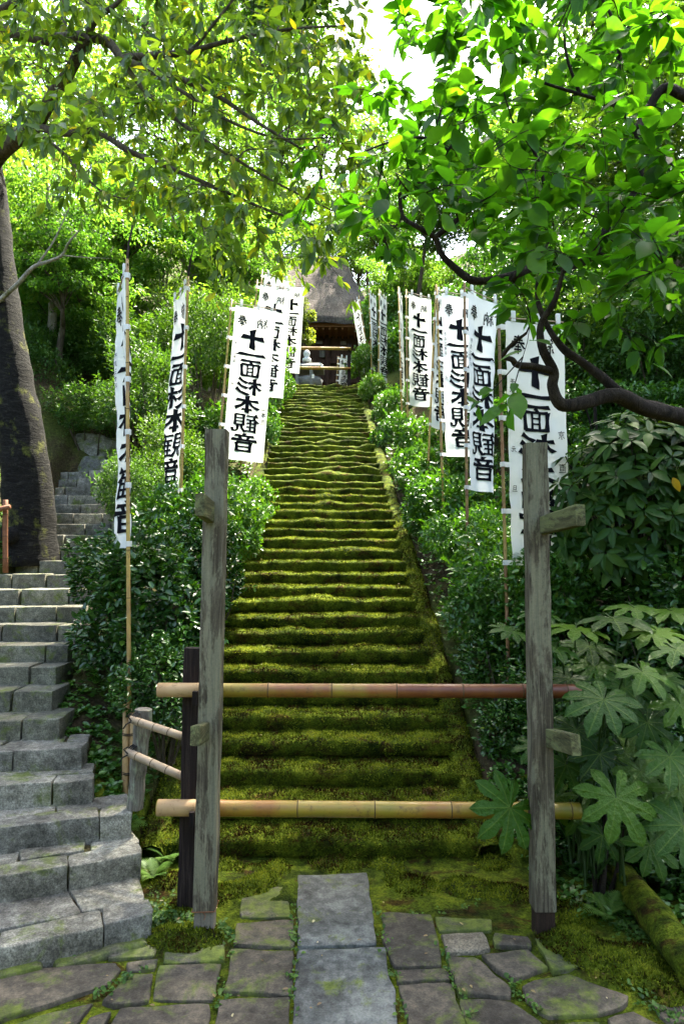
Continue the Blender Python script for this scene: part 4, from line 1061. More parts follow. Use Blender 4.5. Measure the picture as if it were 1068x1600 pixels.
# ------------------------------------------------------------------ shrubs on the banks
HB = [(bush_mesh('foliage', (.62, .62, .55), 9000, .068, .48, L_HEDGE, 18, tone_mu=.5), stems_mesh((.62, .62, .55), 14, -.75, M_TWIG)) for _ in range(2)]
HF = [(bush_mesh('foliage', (.7, .7, .6), 7000, .085, .5, L_HEDGE, 18, tone_mu=.55, simple=True), stems_mesh((.7, .7, .6), 10, -.8, M_TWIG)) for _ in range(2)]
CM = [(bush_mesh('foliage', (.52, .50, .72), 8500, .068, .50, L_CAM, 18, tone_mu=.45, upness=.5), stems_mesh((.52, .5, .72), 16, -.95, M_TWIG)) for _ in range(2)]
MP = [(bush_mesh('foliage', (1.0, 1.0, .9), 15000, .070, .40, L_MAPLE, 24, sub=.34, simple=True, tone_mu=.5, upness=.75, thick=.3), stems_mesh((1, 1, .9), 14, -1.2, M_TWIG, .02)) for _ in range(2)]

def bush_at(kind, name, label, cat, group, px_, py, Y, rx, rz, v=0, rot=0.0, ry=None):
    base = {'h': HB, 'f': HF, 'c': CM, 'm': MP}[kind]; b0 = {'h': (.62, .62, .55), 'f': (.7, .7, .6), 'c': (.52, .50, .72), 'm': (1, 1, .9)}[kind]
    ry = rx if ry is None else ry
    return place_bush(name, label, cat, group, P(px_, py, Y), base[v % 2], rot, (rx / b0[0], ry / b0[1], rz / b0[2]))
gl, gr = 'shrubs of the left hedge', 'shrubs of the right hedge'
# left: camellias round the nearest pole, then the hedge climbing along the kerb
bush_at('c', 'camellia_shrub', 'dark glossy camellia round the nearest left pole', 'shrub', gl, 225, 985, 4.75, .50, .55, 0, .3, .42)
bush_at('c', 'camellia_shrub', 'dark camellia hanging over the small side fence', 'shrub', gl, 262, 1085, 4.42, .36, .34, 1, 1.3, .25)
bush_at('c', 'camellia_shrub', 'camellia leaning over the granite steps beside the nearest pole', 'shrub', gl, 190, 910, 5.2, .36, .34, 1, 2.2, .4)
bush_at('c', 'camellia_shrub', 'camellia behind the left grey post at rail height', 'shrub', gl, 318, 900, 5.3, .34, .42, 0, 4.0, .4)
for i, (x, y, Y, rx, rz, kd, lb) in enumerate([
    (285, 835, 5.9, .50, .46, 'h', 'bright shrub at the foot of the second left banner'),
    (356, 838, 6.4, .34, .36, 'h', 'shrub behind the left grey post under the large flat banner'),
    (290, 770, 7.9, .62, .50, 'h', 'shrub between the second left banner and the grey post'),
    (392, 790, 7.4, .26, .30, 'h', 'shrub by the kerb just below the large flat banner'),
    (340, 700, 9.2, .52, .46, 'f', 'shrub half hidden behind the large flat banner'),
    (412, 672, 9.4, .26, .40, 'f', 'narrow shrub on the left kerb right of the large banner'),
    (422, 630, 10.9, .30, .46, 'f', 'shrub on the left kerb below the half hidden banner'),
    (432, 606, 12.6, .30, .46, 'f', 'shrub at the upper left end of the kerb'),
    (380, 600, 11.5, .8, .8, 'f', 'shrub screened by the row of far left banners'),
    (425, 590, 14.4, .45, .5, 'f', 'shrub at the head of the stairs left of the hall rails')]):
    bush_at(kd, 'hedge_shrub', lb, 'shrub', gl, x, y, Y, rx, rz, i, i * 1.1)
for i, (x, y, Y, rx, rz, kd, lb) in enumerate([
    (806, 1065, 4.85, .36, .42, 'c', 'dark shrub end of the right hedge above the upper rail'),
    (803, 1168, 4.6, .26, .28, 'c', 'lowest dark shrub between kerb and brown bamboo sleeve'),
    (782, 960, 5.3, .42, .44, 'h', 'shrub left of the right grey post at leaf level'),
    (862, 950, 5.0, .46, .40, 'h', 'shrub behind the right grey post below the nearest banner'),
    (810, 905, 5.7, .60, .46, 'h', 'shrub under the nearest right banner'),
    (724, 872, 6.3, .40, .42, 'h', 'shrub beside the kerb below the second right banner'),
    (760, 820, 7.2, .70, .50, 'h', 'shrub behind the pole of the second right banner'),
    (688, 804, 7.6, .36, .42, 'h', 'shrub beside the kerb below the third right banner'),
    (700, 755, 8.6, .62, .48, 'h', 'shrub between the third and second right banners'),
    (654, 750, 9.0, .36, .42, 'f', 'shrub beside the kerb left of the crossed thin poles'),
    (665, 705, 10.0, .50, .42, 'f', 'shrub below the curled right banner'),
    (618, 690, 10.9, .36, .44, 'f', 'shrub beside the kerb below the narrow strip banner'),
    (614, 648, 12.2, .42, .40, 'f', 'bright shrub below the slim slanting banner'),
    (652, 632, 13.2, .6, .4, 'f', 'shrub behind the lower end of the curled banner'),
    (585, 618, 13.4, .32, .36, 'f', 'bright shrub at the upper right end of the kerb'),
    (572, 572, 15.6, .45, .45, 'f', 'dark shrub right of the hall rails'),
    (602, 575, 17.2, .7, .45, 'f', 'shrub under the two pale poles below the roof'),
    (640, 560, 15.5, .9, .8, 'f', 'leafy shrub on the slope behind the sixth right banner'),
    (695, 560, 14.0, .9, .8, 'f', 'leafy shrub on the slope between fifth and fourth right banners'),
    (612, 520, 18.5, 1.0, .9, 'f', 'leafy shrub on the slope behind the seventh right banner'),
    (745, 545, 12.6, .9, .8, 'f', 'leafy shrub on the slope behind the second right banner top'),
    (660, 470, 20.0, 1.3, 1.1, 'f', 'large leafy shrub high on the slope behind the curled banner')]):
    bush_at(kd, 'hedge_shrub', lb, 'shrub', gr, x, y, Y, rx, rz, i, 2 + i * 1.3)
# bright sunlit bush beside the hall
# fine-leaved shrubs on the left slope beyond the granite steps
gm = 'fine-leaved shrubs on the left slope'
for i, (x, y, Y, rx, rz, lb) in enumerate([
    (150, 660, 8.9, .62, .50, 'drooping fine-leaved shrub over the boulders at the bend of the granite steps'),
    (235, 640, 8.6, .75, .75, 'dense green shrub between the two nearest left banners'),
    (215, 560, 10.0, .95, .75, 'light tipped shrub above the boulders behind the nearest left banner'),
    (120, 570, 10.4, .8, .6, 'shrub above the small stone shrine'),
    (325, 560, 9.9, .8, .9, 'shrub between second left banner and large flat banner'),
    (260, 735, 7.6, .55, .5, 'low shrub right of the nearest left banner cloth'),
    (215, 780, 6.9, .42, .45, 'low shrub behind the lower end of the nearest left banner'),
    (40, 600, 9.6, .8, .8, 'shrub behind the leaning tree trunk')]):
    bush_at('m', 'fine_leaved_shrub', lb, 'shrub', gm, x, y, Y, rx, rz, i, i * 1.7)
gm2 = 'shrubs on the right slope'
for i, (x, y, Y, rx, rz, lb) in enumerate([
    (765, 600, 11.8, .8, .8, 'shrub on the right slope behind the third right banner'),
    (790, 640, 9.0, 1.0, .9, 'shrub on the right slope behind the second right banner'),
    (905, 560, 8.2, 1.1, .8, 'dark shrub on the right slope above the thick low branch'),
    (1010, 560, 7.4, .9, .8, 'dark shrub on the right slope near the frame edge'),
    (705, 525, 14.5, .9, .9, 'shrub on the right slope behind the curled banner')]):
    bush_at('m', 'slope_shrub', lb, 'shrub', gm2, x, y, Y, rx, rz, i, 1 + i * 1.3)

# ------------------------------------------------------------------ trees
def unit_leaf(name, ratio, mat, tone, fold=.22, droop=.18, wide=.38):
    st = [(0, .02), (.12, .55), (.30, .95), (.48, 1.0), (.68, .80), (.85, .42), (1.0, .0)]
    if wide > .4: st = [(0, .02), (.10, .42), (.28, .82), (.50, 1.0), (.70, .86), (.86, .40), (1.0, .0)]
    V = []; Fc = []
    for (x, w) in st:
        z = -droop * x * x; h = w * ratio * .5
        V += [(x, h, z + fold * h), (x, 0, z), (x, -h, z + fold * h)]
    for i in range(len(st) - 1):
        for j in range(2):
            a = i * 3 + j; Fc.append((a, a + 1, a + 4, a + 3))
    me = bpy.data.meshes.new(name); me.from_pydata(V, [], [f[::-1] for f in Fc])
    at = me.attributes.new('tone', 'FLOAT', 'FACE'); at.data.foreach_set('value', [tone] * len(Fc))
    me.polygons.foreach_set('use_smooth', [True] * len(Fc))
    me.materials.append(mat); me.update(); return me

def single_leaves(tree, p, d, nr, L, meshes, limit=300):
    """the leaves that show largest become parts of their own; returns the mask of the rest"""
    y = np.maximum(p[:, 1], .3)
    dz = p[:, 2] - CAMZ
    dep = p[:, 1] * math.cos(PITCH) + dz * math.sin(PITCH); upc = -p[:, 1] * math.sin(PITCH) + dz * math.cos(PITCH)
    px_ = CX + F * p[:, 0] / dep; py = CY - F * upc / dep
    ok = (px_ > 5) & (px_ < 1063) & (py > 5) & (py < 1595) & (dep > .5)
    score = np.where(ok, L / dep, -1)
    idx = np.argsort(-score)[:limit]; idx = idx[score[idx] > 0]
    b = base_of(tree)
    for i in idx:
        D = Vector(d[i]).normalized(); N = Vector(nr[i]); S = N.cross(D)
        if S.length < 1e-4: continue
        S.normalize(); U = D.cross(S)
        o = bpy.data.objects.new('leaf', meshes[random.randrange(len(meshes))]); col.objects.link(o); o.parent = tree
        l = L[i]
        o.matrix_basis = Matrix(((D.x * l, S.x * l, U.x * l, p[i][0] - b.x), (D.y * l, S.y * l, U.y * l, p[i][1] - b.y), (D.z * l, S.z * l, U.z * l, p[i][2] - b.z), (0, 0, 0, 1)))
    rest = np.ones(len(p), bool); rest[idx] = False
    return rest

def smooth_path(pts, n=6):
    """Catmull-Rom through points"""
    pts = [Vector(p) for p in pts]; out = []
    q = [pts[0] * 2 - pts[1]] + pts + [pts[-1] * 2 - pts[-2]]
    for i in range(1, len(q) - 2):
        a, b, c, d = q[i - 1], q[i], q[i + 1], q[i + 2]
        for j in range(n):
            t = j / n
            out.append(.5 * ((2 * b) + (c - a) * t + (2 * a - 5 * b + 4 * c - d) * t * t + (-a + 3 * b - 3 * c + d) * t ** 3))
    out.append(pts[-1]); return out

class Skel:
    def __init__(s): s.pos = []; s.rad = []
    def limb(s, pts, r0, r1, mb, sides=10, wob=.12, pw=1.0):
        path = smooth_path(pts); n = len(path)
        rad = [r0 + (r1 - r0) * (i / (n - 1)) ** pw for i in range(n)]
        mb.tube(path, rad, sides, True, wob=wob)
        s.pos += [tuple(p) for p in path[2:]]; s.rad += rad[2:]
        return path
    def twig(s, target, mb, rmax=.014, curl=.06, sides=5, add=True):
        A = np.array(s.pos); i = int(np.argmin(((A - np.array(target)) ** 2).sum(1)))
        a = Vector(A[i]); b = Vector(target); L = (b - a).length
        if L < .02: return None
        r0 = min(s.rad[i] * .7, rmax, .004 + .009 * L)
        m1 = a.lerp(b, .35) + Vector(rng.normal(0, curl * L, 3)) + Vector((0, 0, .06 * L)); m2 = a.lerp(b, .7) + Vector(rng.normal(0, curl * L, 3)) + Vector((0, 0, .03 * L))
        path = smooth_path([a, m1, m2, b], 3)
        rad = [r0 + (.0016 - r0) * (k / (len(path) - 1)) for k in range(len(path))]
        mb.tube(path, rad, sides, False)
        if add: s.pos += [tuple(p) for p in path[2:]]; s.rad += rad[2:]
        return path

def twig_leaves(path, n, lo=.25, up=0.0, down=.4, spread=.7):
    P_, D_ = [], []
    m = len(path) - 1
    for _ in range(n):
        t = (lo + (1 - lo) * rng.random() ** .7) * m; i = min(int(t), m - 1); f = t - i
        p = path[i].lerp(path[i + 1], f); d = (path[i + 1] - path[i]).normalized()
        v = Vector(rng.normal(0, spread, 3)); v -= d * v.dot(d) * .5
        e = d * .55 + v + Vector((0, 0, up - down)); e.normalize()
        P_.append(p + e * .012); D_.append(e)
    return P_, D_

# --- the leaning tree on the left with its low spreading boughs
def left_tree():
    Y0 = 6.3
    base = P(46, 862, Y0)
    t = thing('leaning_tree', 'big leaning tree with ringed dark bark at the bend of the granite steps', 'tree', base)
    mb = MB(); sk = Skel()
    tr = [(46, 885), (46, 840), (45, 780), (38, 710), (25, 640), (11, 570), (-1, 490), (-9, 410), (-16, 330), (-26, 245), (-35, 160), (-55, 70), (-80, -60)]
    path = smooth_path([P(x, y, Y0) for x, y in tr], 4); n = len(path)
    rr = np.interp(np.linspace(0, 12, n), [0, 1, 2, 3, 5, 7, 9, 12], [.27, .235, .222, .215, .205, .185, .165, .10])
    mb.tube(path, list(rr), 22, True, wob=.10)
    q = base + Vector((-.06, -.27, .14)); mb.tube([q + Vector((0, .1, 0)), q, q + Vector((0, -.03, 0)), q + Vector((0, -.035, 0))], [.10, .075, .055, .02], 12, True)   # sawn knot
    sk.pos += [tuple(p) for p in path[n // 2:]]; sk.rad += [float(r) for r in rr[n // 2:]]
    mb.build('trunk', M_BARK, t, True)
    limbs = [
     ([(-18, 262, 6.25), (0, 240, 6.1), (30, 214, 5.9), (55, 196, 5.7), (80, 155, 5.5), (110, 110, 5.3), (135, 57, 5.1)], .085, .04),
     ([(-55, 70, 6.3), (-20, 45, 6.0), (30, 52, 5.7), (75, 61, 5.5), (135, 57, 5.3), (170, 67, 5.2), (190, 90, 5.1), (215, 102, 5.0), (280, 122, 4.9), (340, 150, 4.8), (400, 190, 4.7), (470, 232, 4.6)], .06, .008),
     ([(190, 90, 5.1), (250, 86, 5.0), (300, 79, 4.9), (380, 58, 4.9), (460, 45, 4.8), (540, 40, 4.8)], .03, .006),
     ([(135, 57, 5.2), (152, 28, 5.1), (180, 8, 5.0), (215, -30, 4.9)], .03, .01),
     ([(-30, 40, 6.1), (10, 12, 5.8), (40, -5, 5.6), (90, -30, 5.4)], .05, .015),
     ([(55, 196, 5.7), (100, 208, 5.5), (150, 205, 5.4), (200, 235, 5.2), (265, 262, 5.1), (335, 292, 5.0), (410, 325, 4.9), (490, 352, 4.8)], .034, .006),
     ([(70, 215, 5.6), (100, 240, 5.5), (135, 278, 5.4), (165, 302, 5.4), (215, 315, 5.3)], .016, .004),
     ([(170, 67, 5.2), (205, 115, 5.1), (235, 150, 5.1), (300, 205, 5.1), (370, 250, 5.0), (440, 290, 5.0), (520, 330, 4.9)], .024, .005),
     ([(215, 102, 5.0), (280, 140, 4.9), (350, 185, 4.7), (430, 215, 4.6), (520, 215, 4.5)], .018, .004),
     ([(100, 60, 5.4), (100, 30, 5.5), (97, -10, 5.5), (100, -60, 5.5)], .03, .015),
     ([(300, 79, 4.9), (340, 30, 4.8), (380, -20, 4.8)], .015, .006)]
    for pts, r0, r1 in limbs:
        m2 = MB(); sk.limb([P(*q) for q in pts], r0, r1, m2, 9, .10); m2.build('branch', M_TWIG, t, True)
    for pts, r0, r1 in [([(-12, 480, 6.2), (25, 447, 6.0), (52, 418, 5.9), (78, 408, 5.9), (97, 399, 5.8), (107, 380, 5.8), (126, 358, 5.8)], .022, .007), ([(97, 399, 5.8), (130, 402, 5.7), (175, 404, 5.6)], .007, .002),
                        ([(60, 412, 5.9), (85, 375, 5.9), (108, 325, 5.9)], .010, .005)]:
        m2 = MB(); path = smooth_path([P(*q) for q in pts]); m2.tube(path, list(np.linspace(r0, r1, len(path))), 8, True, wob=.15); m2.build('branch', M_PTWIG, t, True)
    tw = MB(); LP, LD = [], []
    ymax = lambda x: np.interp(x, [-60, 0, 60, 120, 200, 300, 400, 500, 560], [150, 245, 262, 285, 330, 385, 415, 425, 300])
    k = 0
    while k < 230:
        x = rng.uniform(-60, 565); y = rng.uniform(-90, 425)
        if y > ymax(x) or (x > 470 and y < 0 and rng.random() < .3): continue
        k += 1
        Y = rng.uniform(4.2, 6.6) if x < 420 else rng.uniform(4.2, 5.6)
        path = sk.twig(P(x, y, Y), tw, .012, .08)
        if path is None: continue
        e = path[-1]; d = (path[-1] - path[-3])
        a, b = twig_leaves(path, 5, .4, 0, .35); LP += a; LD += b
        for _ in range(3):
            v = Vector(rng.normal(0, 1, 3)); v.normalize()
            e2 = e + (d.normalized() * .5 + v * .8 + Vector((0, 0, -.28))) * rng.uniform(.10, .30)
            p2 = smooth_path([path[-2], path[-1].lerp(e2, .45) + Vector((0, 0, .02)), e2], 2); tw.tube(p2, list(np.linspace(.0028, .0012, len(p2))), 4, False)
            a, b = twig_leaves(p2, 8, .3, 0, .32, .65); LP += a; LD += b
    tw.build('twigs', M_TWIG, t)['kind'] = 'stuff'
    p = np.array([tuple(v) for v in LP]); d = np.array([tuple(v) for v in LD]); n = len(p)
    nr = rng.normal(0, .55, (n, 3)) + np.array([0, -.15, .8]); L = rng.uniform(.065, .125, n); L[rng.random(n) < .05] *= 1.3
    me = [unit_leaf('leaf', .42, L_OAK, x) for x in (.2, .35, .5, .65, .8)]
    rest = single_leaves(t, p, d, nr, L, me)
    c = link('crown', leaf_mesh('crown', p[rest], d[rest], nr[rest], L[rest], L[rest] * .42, L_OAK, np.clip(rng.normal(.5, .24, rest.sum()), 0, 1), droop=.15), None, t); c['kind'] = 'stuff'
left_tree()

# --- the tree on the right whose boughs reach in over the stairs
def right_tree():
    base = Vector((2.55, 3.9, gz(2.55, 3.9)))
    t = thing('broadleaf_tree', 'broad-leaved tree reaching dark crooked boughs in from the right', 'tree', base)
    mb = MB(); sk = Skel()
    stem = [base + Vector((0, 0, -.2)), base + Vector((0, .02, .5)), base + Vector((.05, .0, 1.3)), base + Vector((.12, -.05, 2.4)), base + Vector((.05, -.2, 3.6)), base + Vector((-.1, -.4, 4.8))]
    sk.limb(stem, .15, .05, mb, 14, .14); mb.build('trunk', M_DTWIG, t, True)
    limbs = [
     ([(1185, 700, 4.05), (1120, 672, 3.9), (1068, 652, 3.7), (1010, 638, 3.6), (960, 618, 3.5), (914, 629, 3.45), (876, 632, 3.4), (862, 604, 3.38), (864, 580, 3.36), (846, 540, 3.3), (845, 505, 3.3), (866, 470, 3.25), (880, 420, 3.2)], .056, .009),
     ([(990, 632, 3.58), (950, 599, 3.6), (908, 565, 3.6), (877, 543, 3.6), (850, 500, 3.6), (838, 455, 3.6), (850, 400, 3.6)], .030, .008),
     ([(864, 580, 3.36), (835, 573, 3.3), (808, 570, 3.25), (800, 562, 3.2), (786, 556, 3.2), (800, 537, 3.15), (822, 520, 3.1)], .020, .006),
     ([(850, 400, 3.6), (815, 425, 3.5), (770, 437, 3.45), (738, 438, 3.4), (712, 420, 3.4), (690, 398, 3.38), (679, 372, 3.35), (654, 356, 3.3), (629, 338, 3.3), (624, 300, 3.25), (626, 285, 3.2)], .024, .008),
     ([(679, 372, 3.35), (734, 327, 3.3), (775, 298, 3.25), (809, 272, 3.2)], .014, .005),
     ([(629, 310, 3.3), (660, 280, 3.25), (700, 235, 3.2), (730, 175, 3.15)], .009, .004),
     ([(880, 420, 3.2), (925, 400, 3.3), (945, 360, 3.3), (962, 335, 3.3), (990, 300, 3.25), (1001, 258, 3.2), (990, 202, 3.15), (960, 166, 3.1), (905, 147, 3.05), (850, 130, 3.0)], .022, .006),
     ([(992, 205, 3.15), (1012, 170, 3.2), (1036, 138, 3.2), (1070, 152, 3.2), (1120, 180, 3.5), (1170, 230, 3.8)], .018, .03),
     ([(960, 166, 3.1), (966, 100, 3.05), (960, 40, 3.0), (930, -20, 2.95)], .013, .005),
     ([(905, 147, 3.05), (885, 90, 3.0), (880, 40, 2.95)], .009, .004),
     ([(700, 235, 3.2), (660, 215, 3.2), (600, 225, 3.2), (540, 250, 3.15)], .008, .003),
     ([(800, 440, 3.45), (835, 380, 3.3), (850, 320, 3.2), (840, 250, 3.1), (800, 190, 3.0)], .014, .005)]
    for pts, r0, r1 in limbs:
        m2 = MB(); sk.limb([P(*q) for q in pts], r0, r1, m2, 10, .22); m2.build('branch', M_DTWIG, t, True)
    tw = MB(); LP, LD = [], []
    k = 0
    while k < 190:
        x = rng.uniform(470, 1110); y = rng.uniform(-90, 610)
        xmin = np.interp(y, [-90, 0, 100, 190, 230, 330, 370, 430, 600], [700, 670, 610, 545, 485, 470, 560, 760, 800])
        if x < xmin: continue
        if y > 520 and x > 930: continue
        if y > 440 and rng.random() < .55: continue
        if x < 640 and rng.random() < .35: continue
        k += 1
        Y = rng.uniform(2.6, 4.1)
        path = sk.twig(P(x, y, Y), tw, .010, .08)
        if path is None: continue
        a, b = twig_leaves(path, 4, .35, .1, .2, .6); LP += a; LD += b
        e = path[-1]; d = (path[-1] - path[-3]).normalized()
        for _ in range(2):
            v = Vector(rng.normal(0, 1, 3)); v.normalize(); e2 = e + (d * .6 + v * .7 + Vector((0, 0, -.1))) * rng.uniform(.10, .24)
            p2 = smooth_path([path[-2], path[-1].lerp(e2, .45) + Vector((0, 0, .015)), e2], 2); tw.tube(p2, list(np.linspace(.0028, .0012, len(p2))), 4, False)
            a, b = twig_leaves(p2, 6, .25, .1, .25, .55); LP += a; LD += b
    tw.build('twigs', M_DTWIG, t)['kind'] = 'stuff'
    p = np.array([tuple(v) for v in LP]); d = np.array([tuple(v) for v in LD]); n = len(p)
    d[:, 2] *= .6
    nr = rng.normal(0, .42, (n, 3)) + np.array([0, -.2, .95]); L = rng.uniform(.050, .135, n)
    me = [unit_leaf('leaf', .58, L_RIGHT, x, .18, .22, .5) for x in (.15, .35, .5, .65, .85)]
    rest = single_leaves(t, p, d, nr, L, me)
    c = link('crown', leaf_mesh('crown', p[rest], d[rest], nr[rest], L[rest], L[rest] * .58, L_RIGHT, np.clip(rng.normal(.5, .22, rest.sum()), 0, 1), droop=.2), None, t); c['kind'] = 'stuff'
right_tree()

# --- woodland trees behind
def crown_mesh(rad, ncl, per, L, ratio, mat, flat=.35, mu=.5):
    c = rng.normal(0, 1, (ncl, 3)); c /= np.linalg.norm(c, axis=1)[:, None]; c *= (rng.random(ncl) ** .45)[:, None]
    cs = rng.uniform(.7, 1.3, ncl)
    k = rng.integers(0, ncl, ncl * per)
    o = rng.normal(0, 1, (ncl * per, 3)); o /= np.linalg.norm(o, axis=1)[:, None]; o *= (rng.random(ncl * per) ** .5)[:, None]
    off = o * np.array([.42, .42, .42 * flat]) * cs[k][:, None] * np.mean(rad) * .62
    off[:, 2] -= .10 * (off[:, 0] ** 2 + off[:, 1] ** 2)
    p = c[k] * np.array(rad) + off; n = len(p)
    d = o * np.array([1, 1, .3]) + rng.normal(0, .5, (n, 3)) + np.array([0, 0, -.2])
    nr = rng.normal(0, .4, (n, 3)) + np.array([0, 0, .9]); LL = L * rng.uniform(.65, 1.25, n)
    tone = np.clip(rng.normal(mu, .18, n) + rng.normal(0, .12, ncl)[k], 0, 1)
    return leaf_mesh('crown', p, d, nr, LL, LL * ratio, mat, tone, simple=True, droop=.15), c * np.array(rad)
def branches_mesh(cl, mat, r=.05):
    mb = MB()
    for i in range(0, len(cl), max(1, len(cl) // 26)):
        e = Vector(cl[i]); a = Vector((0, 0, -1.6 * rng.random()))
        mb.tube(smooth_path([a, a.lerp(e, .45) + Vector((0, 0, .15)), e], 3), list(np.linspace(r * .6, .012, 7)), 6, False)
    me = bpy.data.meshes.new('branches'); me.from_pydata(mb.v, [], mb.f); me.polygons.foreach_set('use_smooth', [True] * len(me.polygons)); me.materials.append(mat); return me
KIND = {}
for nm, rad, ncl, per, L, ratio, mat, bark, mu in (
    ('bright', (2.3, 2.3, 1.8), 60, 210, .14, .48, L_BRIGHT, M_TWIG, .5), ('bright2', (2.3, 2.3, 1.8), 64, 210, .125, .45, L_BRIGHT, M_PTWIG, .62),
    ('sparse', (2.4, 2.4, 1.9), 52, 90, .15, .46, L_BRIGHT, M_TWIG, .55), 
    ('mid', (2.3, 2.3, 1.9), 64, 220, .125, .48, L_MAPLE, M_TWIG, .5), ('dark', (2.3, 2.3, 2.0), 80, 240, .12, .48, L_HEDGE, M_DTWIG, .3)):  # leaf colour also carries light: bright for sunlit left, darker for shaded right
    cm, cl = crown_mesh(rad, ncl, per, L, ratio, mat, mu=mu); KIND[nm] = (cm, branches_mesh(cl, bark), bark)
def wood_tree(kind, label, px_, py, Y, sc, rot, group='woodland trees around the stairs', pos=None, root=None):
    loc = P(px_, py, Y) if pos is None else Vector(pos)
    t = thing('woodland_tree', label, 'tree', loc, group)
    for nm, me in (('crown', KIND[kind][0]), ('branches', KIND[kind][1])):
        o = bpy.data.objects.new(nm, me); col.objects.link(o); o.parent = t; o['kind'] = 'stuff'
        o.rotation_euler = (0, 0, rot); o.scale = (sc, sc, sc)
    rx, ry = (loc.x + .25 * math.sin(rot * 3), loc.y + .3) if root is None else root
    g = Vector((rx, ry, gz(rx, ry) - .3)); top = loc + Vector((0, 0, .5))
    mb = MB(); m_ = Vector((g.x * .75 + loc.x * .25, g.y * .75 + loc.y * .25, g.z * .45 + loc.z * .55))
    path = smooth_path([g, g.lerp(m_, .5) + Vector((.06 * math.sin(rot * 5), 0, 0)), m_, loc - Vector((0, 0, .6)), top], 4)
    mb.tube(path, list(np.linspace(.095 * (sc + .3), .035 * sc, len(path))), 10, True, wob=.15); mb.build('trunk', KIND[kind][2], t, True)
for i, (kd, x, y, Y, s_, lb) in enumerate([
    ('bright2', 75, 330, 9.8, .60, 'sunlit tree right of the leaning trunk'),
    ('bright', 190, 360, 11.2, .64, 'sunlit tree above the nearest left banner'),
    ('bright2', 300, 350, 12.6, .70, 'sunlit tree above the second left banner'),
    ('bright', 110, 480, 10.9, .58, 'green tree low on the left slope behind the nearest left banner'),
    ('bright2', 255, 475, 11.6, .56, 'green tree low on the left slope between the two edge-on banners'),
    ('bright', 355, 450, 13.4, .60, 'green tree behind the large flat banner'),
    ('bright', 20, 470, 11.6, .62, 'green tree behind the leaning trunk'),
    ('bright', 100, 420, 9.4, .42, 'small bright tree filling the gap beside the leaning trunk'),
    ('mid', 75, 560, 10.6, .42, 'small green tree above the stone shrine'),
    ('sparse', 20, 200, 13.5, .85, 'tall sunlit tree at the upper left corner'),
    ('sparse', 150, 190, 15.5, 1.0, 'tall sunlit tree behind the leaning tree boughs'),
    ('sparse', 300, 200, 17.0, 1.1, 'tall sunlit tree in the upper left middle'),
    ('sparse', 440, 220, 19.0, 1.0, 'tall sunlit tree left of the sky gap'),
    ('bright', 395, 350, 17.5, .75, 'sunlit tree above the row of left banners'),
    ('bright2', 470, 340, 26.5, .95, 'bright tree over the left end of the thatched roof'),
    ('sparse', 80, 70, 20.0, 1.2, 'far sunlit tree behind the upper left boughs'),
    ('sparse', 340, 110, 24.0, 1.4, 'far sunlit tree left of the hall seen through the boughs'),
    ('sparse', 500, 190, 29.0, 1.5, 'far sunlit tree high above the thatched roof'),
    ('sparse', 230, 40, 18.5, 1.1, 'topmost sunlit tree in the upper left'),
    ('sparse', 420, 60, 21.0, 1.1, 'tall tree at the left edge of the sky gap'),
    ('bright', 600, 350, 21.5, .75, 'bright tree right of the thatched roof'),
    ('mid', 665, 335, 17.0, .62, 'green tree above the slim right banners'),
    ('bright2', 640, 250, 25.0, .85, 'bright tree below the sky gap'),
    ('bright', 770, 260, 17.0, .95, 'bright tree behind the broad leaves right of the sky gap'),
    ('mid', 815, 430, 13.0, .62, 'green tree above the third right banner'),
    ('bright', 890, 260, 13.5, .85, 'bright tree behind the upper right boughs'),
    ('dark', 860, 460, 9.8, .60, 'dark tree behind the nearest right banner'),
    ('dark', 990, 440, 8.6, .62, 'dark tree behind the thick low branch'),
    ('dark', 1075, 570, 7.6, .55, 'dark tree low at the right frame edge'),
    ('mid', 1010, 250, 10.5, .8, 'green tree in the upper right corner'),
    ('sparse', 930, 80, 14.5, 1.0, 'tall bright tree at the top right'),
    ('sparse', 1080, 80, 12.5, .9, 'green tree beyond the top right corner'),
    ('dark', 930, 700, 7.2, .5, 'dark low tree behind the large-leaved shrub'),
    ('mid', 560, 400, 28.0, .9, 'far tree directly behind the thatched roof'),
    ('bright2', 628, 430, 18.5, .50, 'bright tree at the right end of the thatched eave'),
    ('bright', 680, 490, 19.0, .55, 'bright tree on the slope behind the curled banner'),
    ('bright', 575, 350, 24.0, .6, 'bright tree over the right roof slope')]):
    wood_tree(kd, lb, x, y, Y, s_, i * 1.37)
lm, lcl = crown_mesh((.42, .42, .95), 26, 150, .085, .5, L_LIME, flat=.7); KIND['lime'] = (lm, branches_mesh(lcl, M_TWIG, .02), M_TWIG)
wood_tree('lime', 'pale lime young tree glowing in front of the thatched roof', 474, 500, 16.8, .75, .4)
# unseen trees added above the picture to shade the foot of the stairs
for (x, y, z, s_, rx, ry, lb) in [(-1.2, 6.4, 9.2, .95, -5.4, 6.0, 'unseen tall tree added for shade over the left side of the stairs'),
        (4.6, 6.9, 8.6, 1.0, 6.2, 6.9, 'unseen tall tree added for shade over the right bank'), (2.6, 8.2, 11.2, .95, 6.4, 8.4, 'unseen tall tree added for shade over the right side of the stairs')]:
    wood_tree('mid', lb, 0, 0, 0, s_, x, pos=(x, y, z), root=(rx, ry))
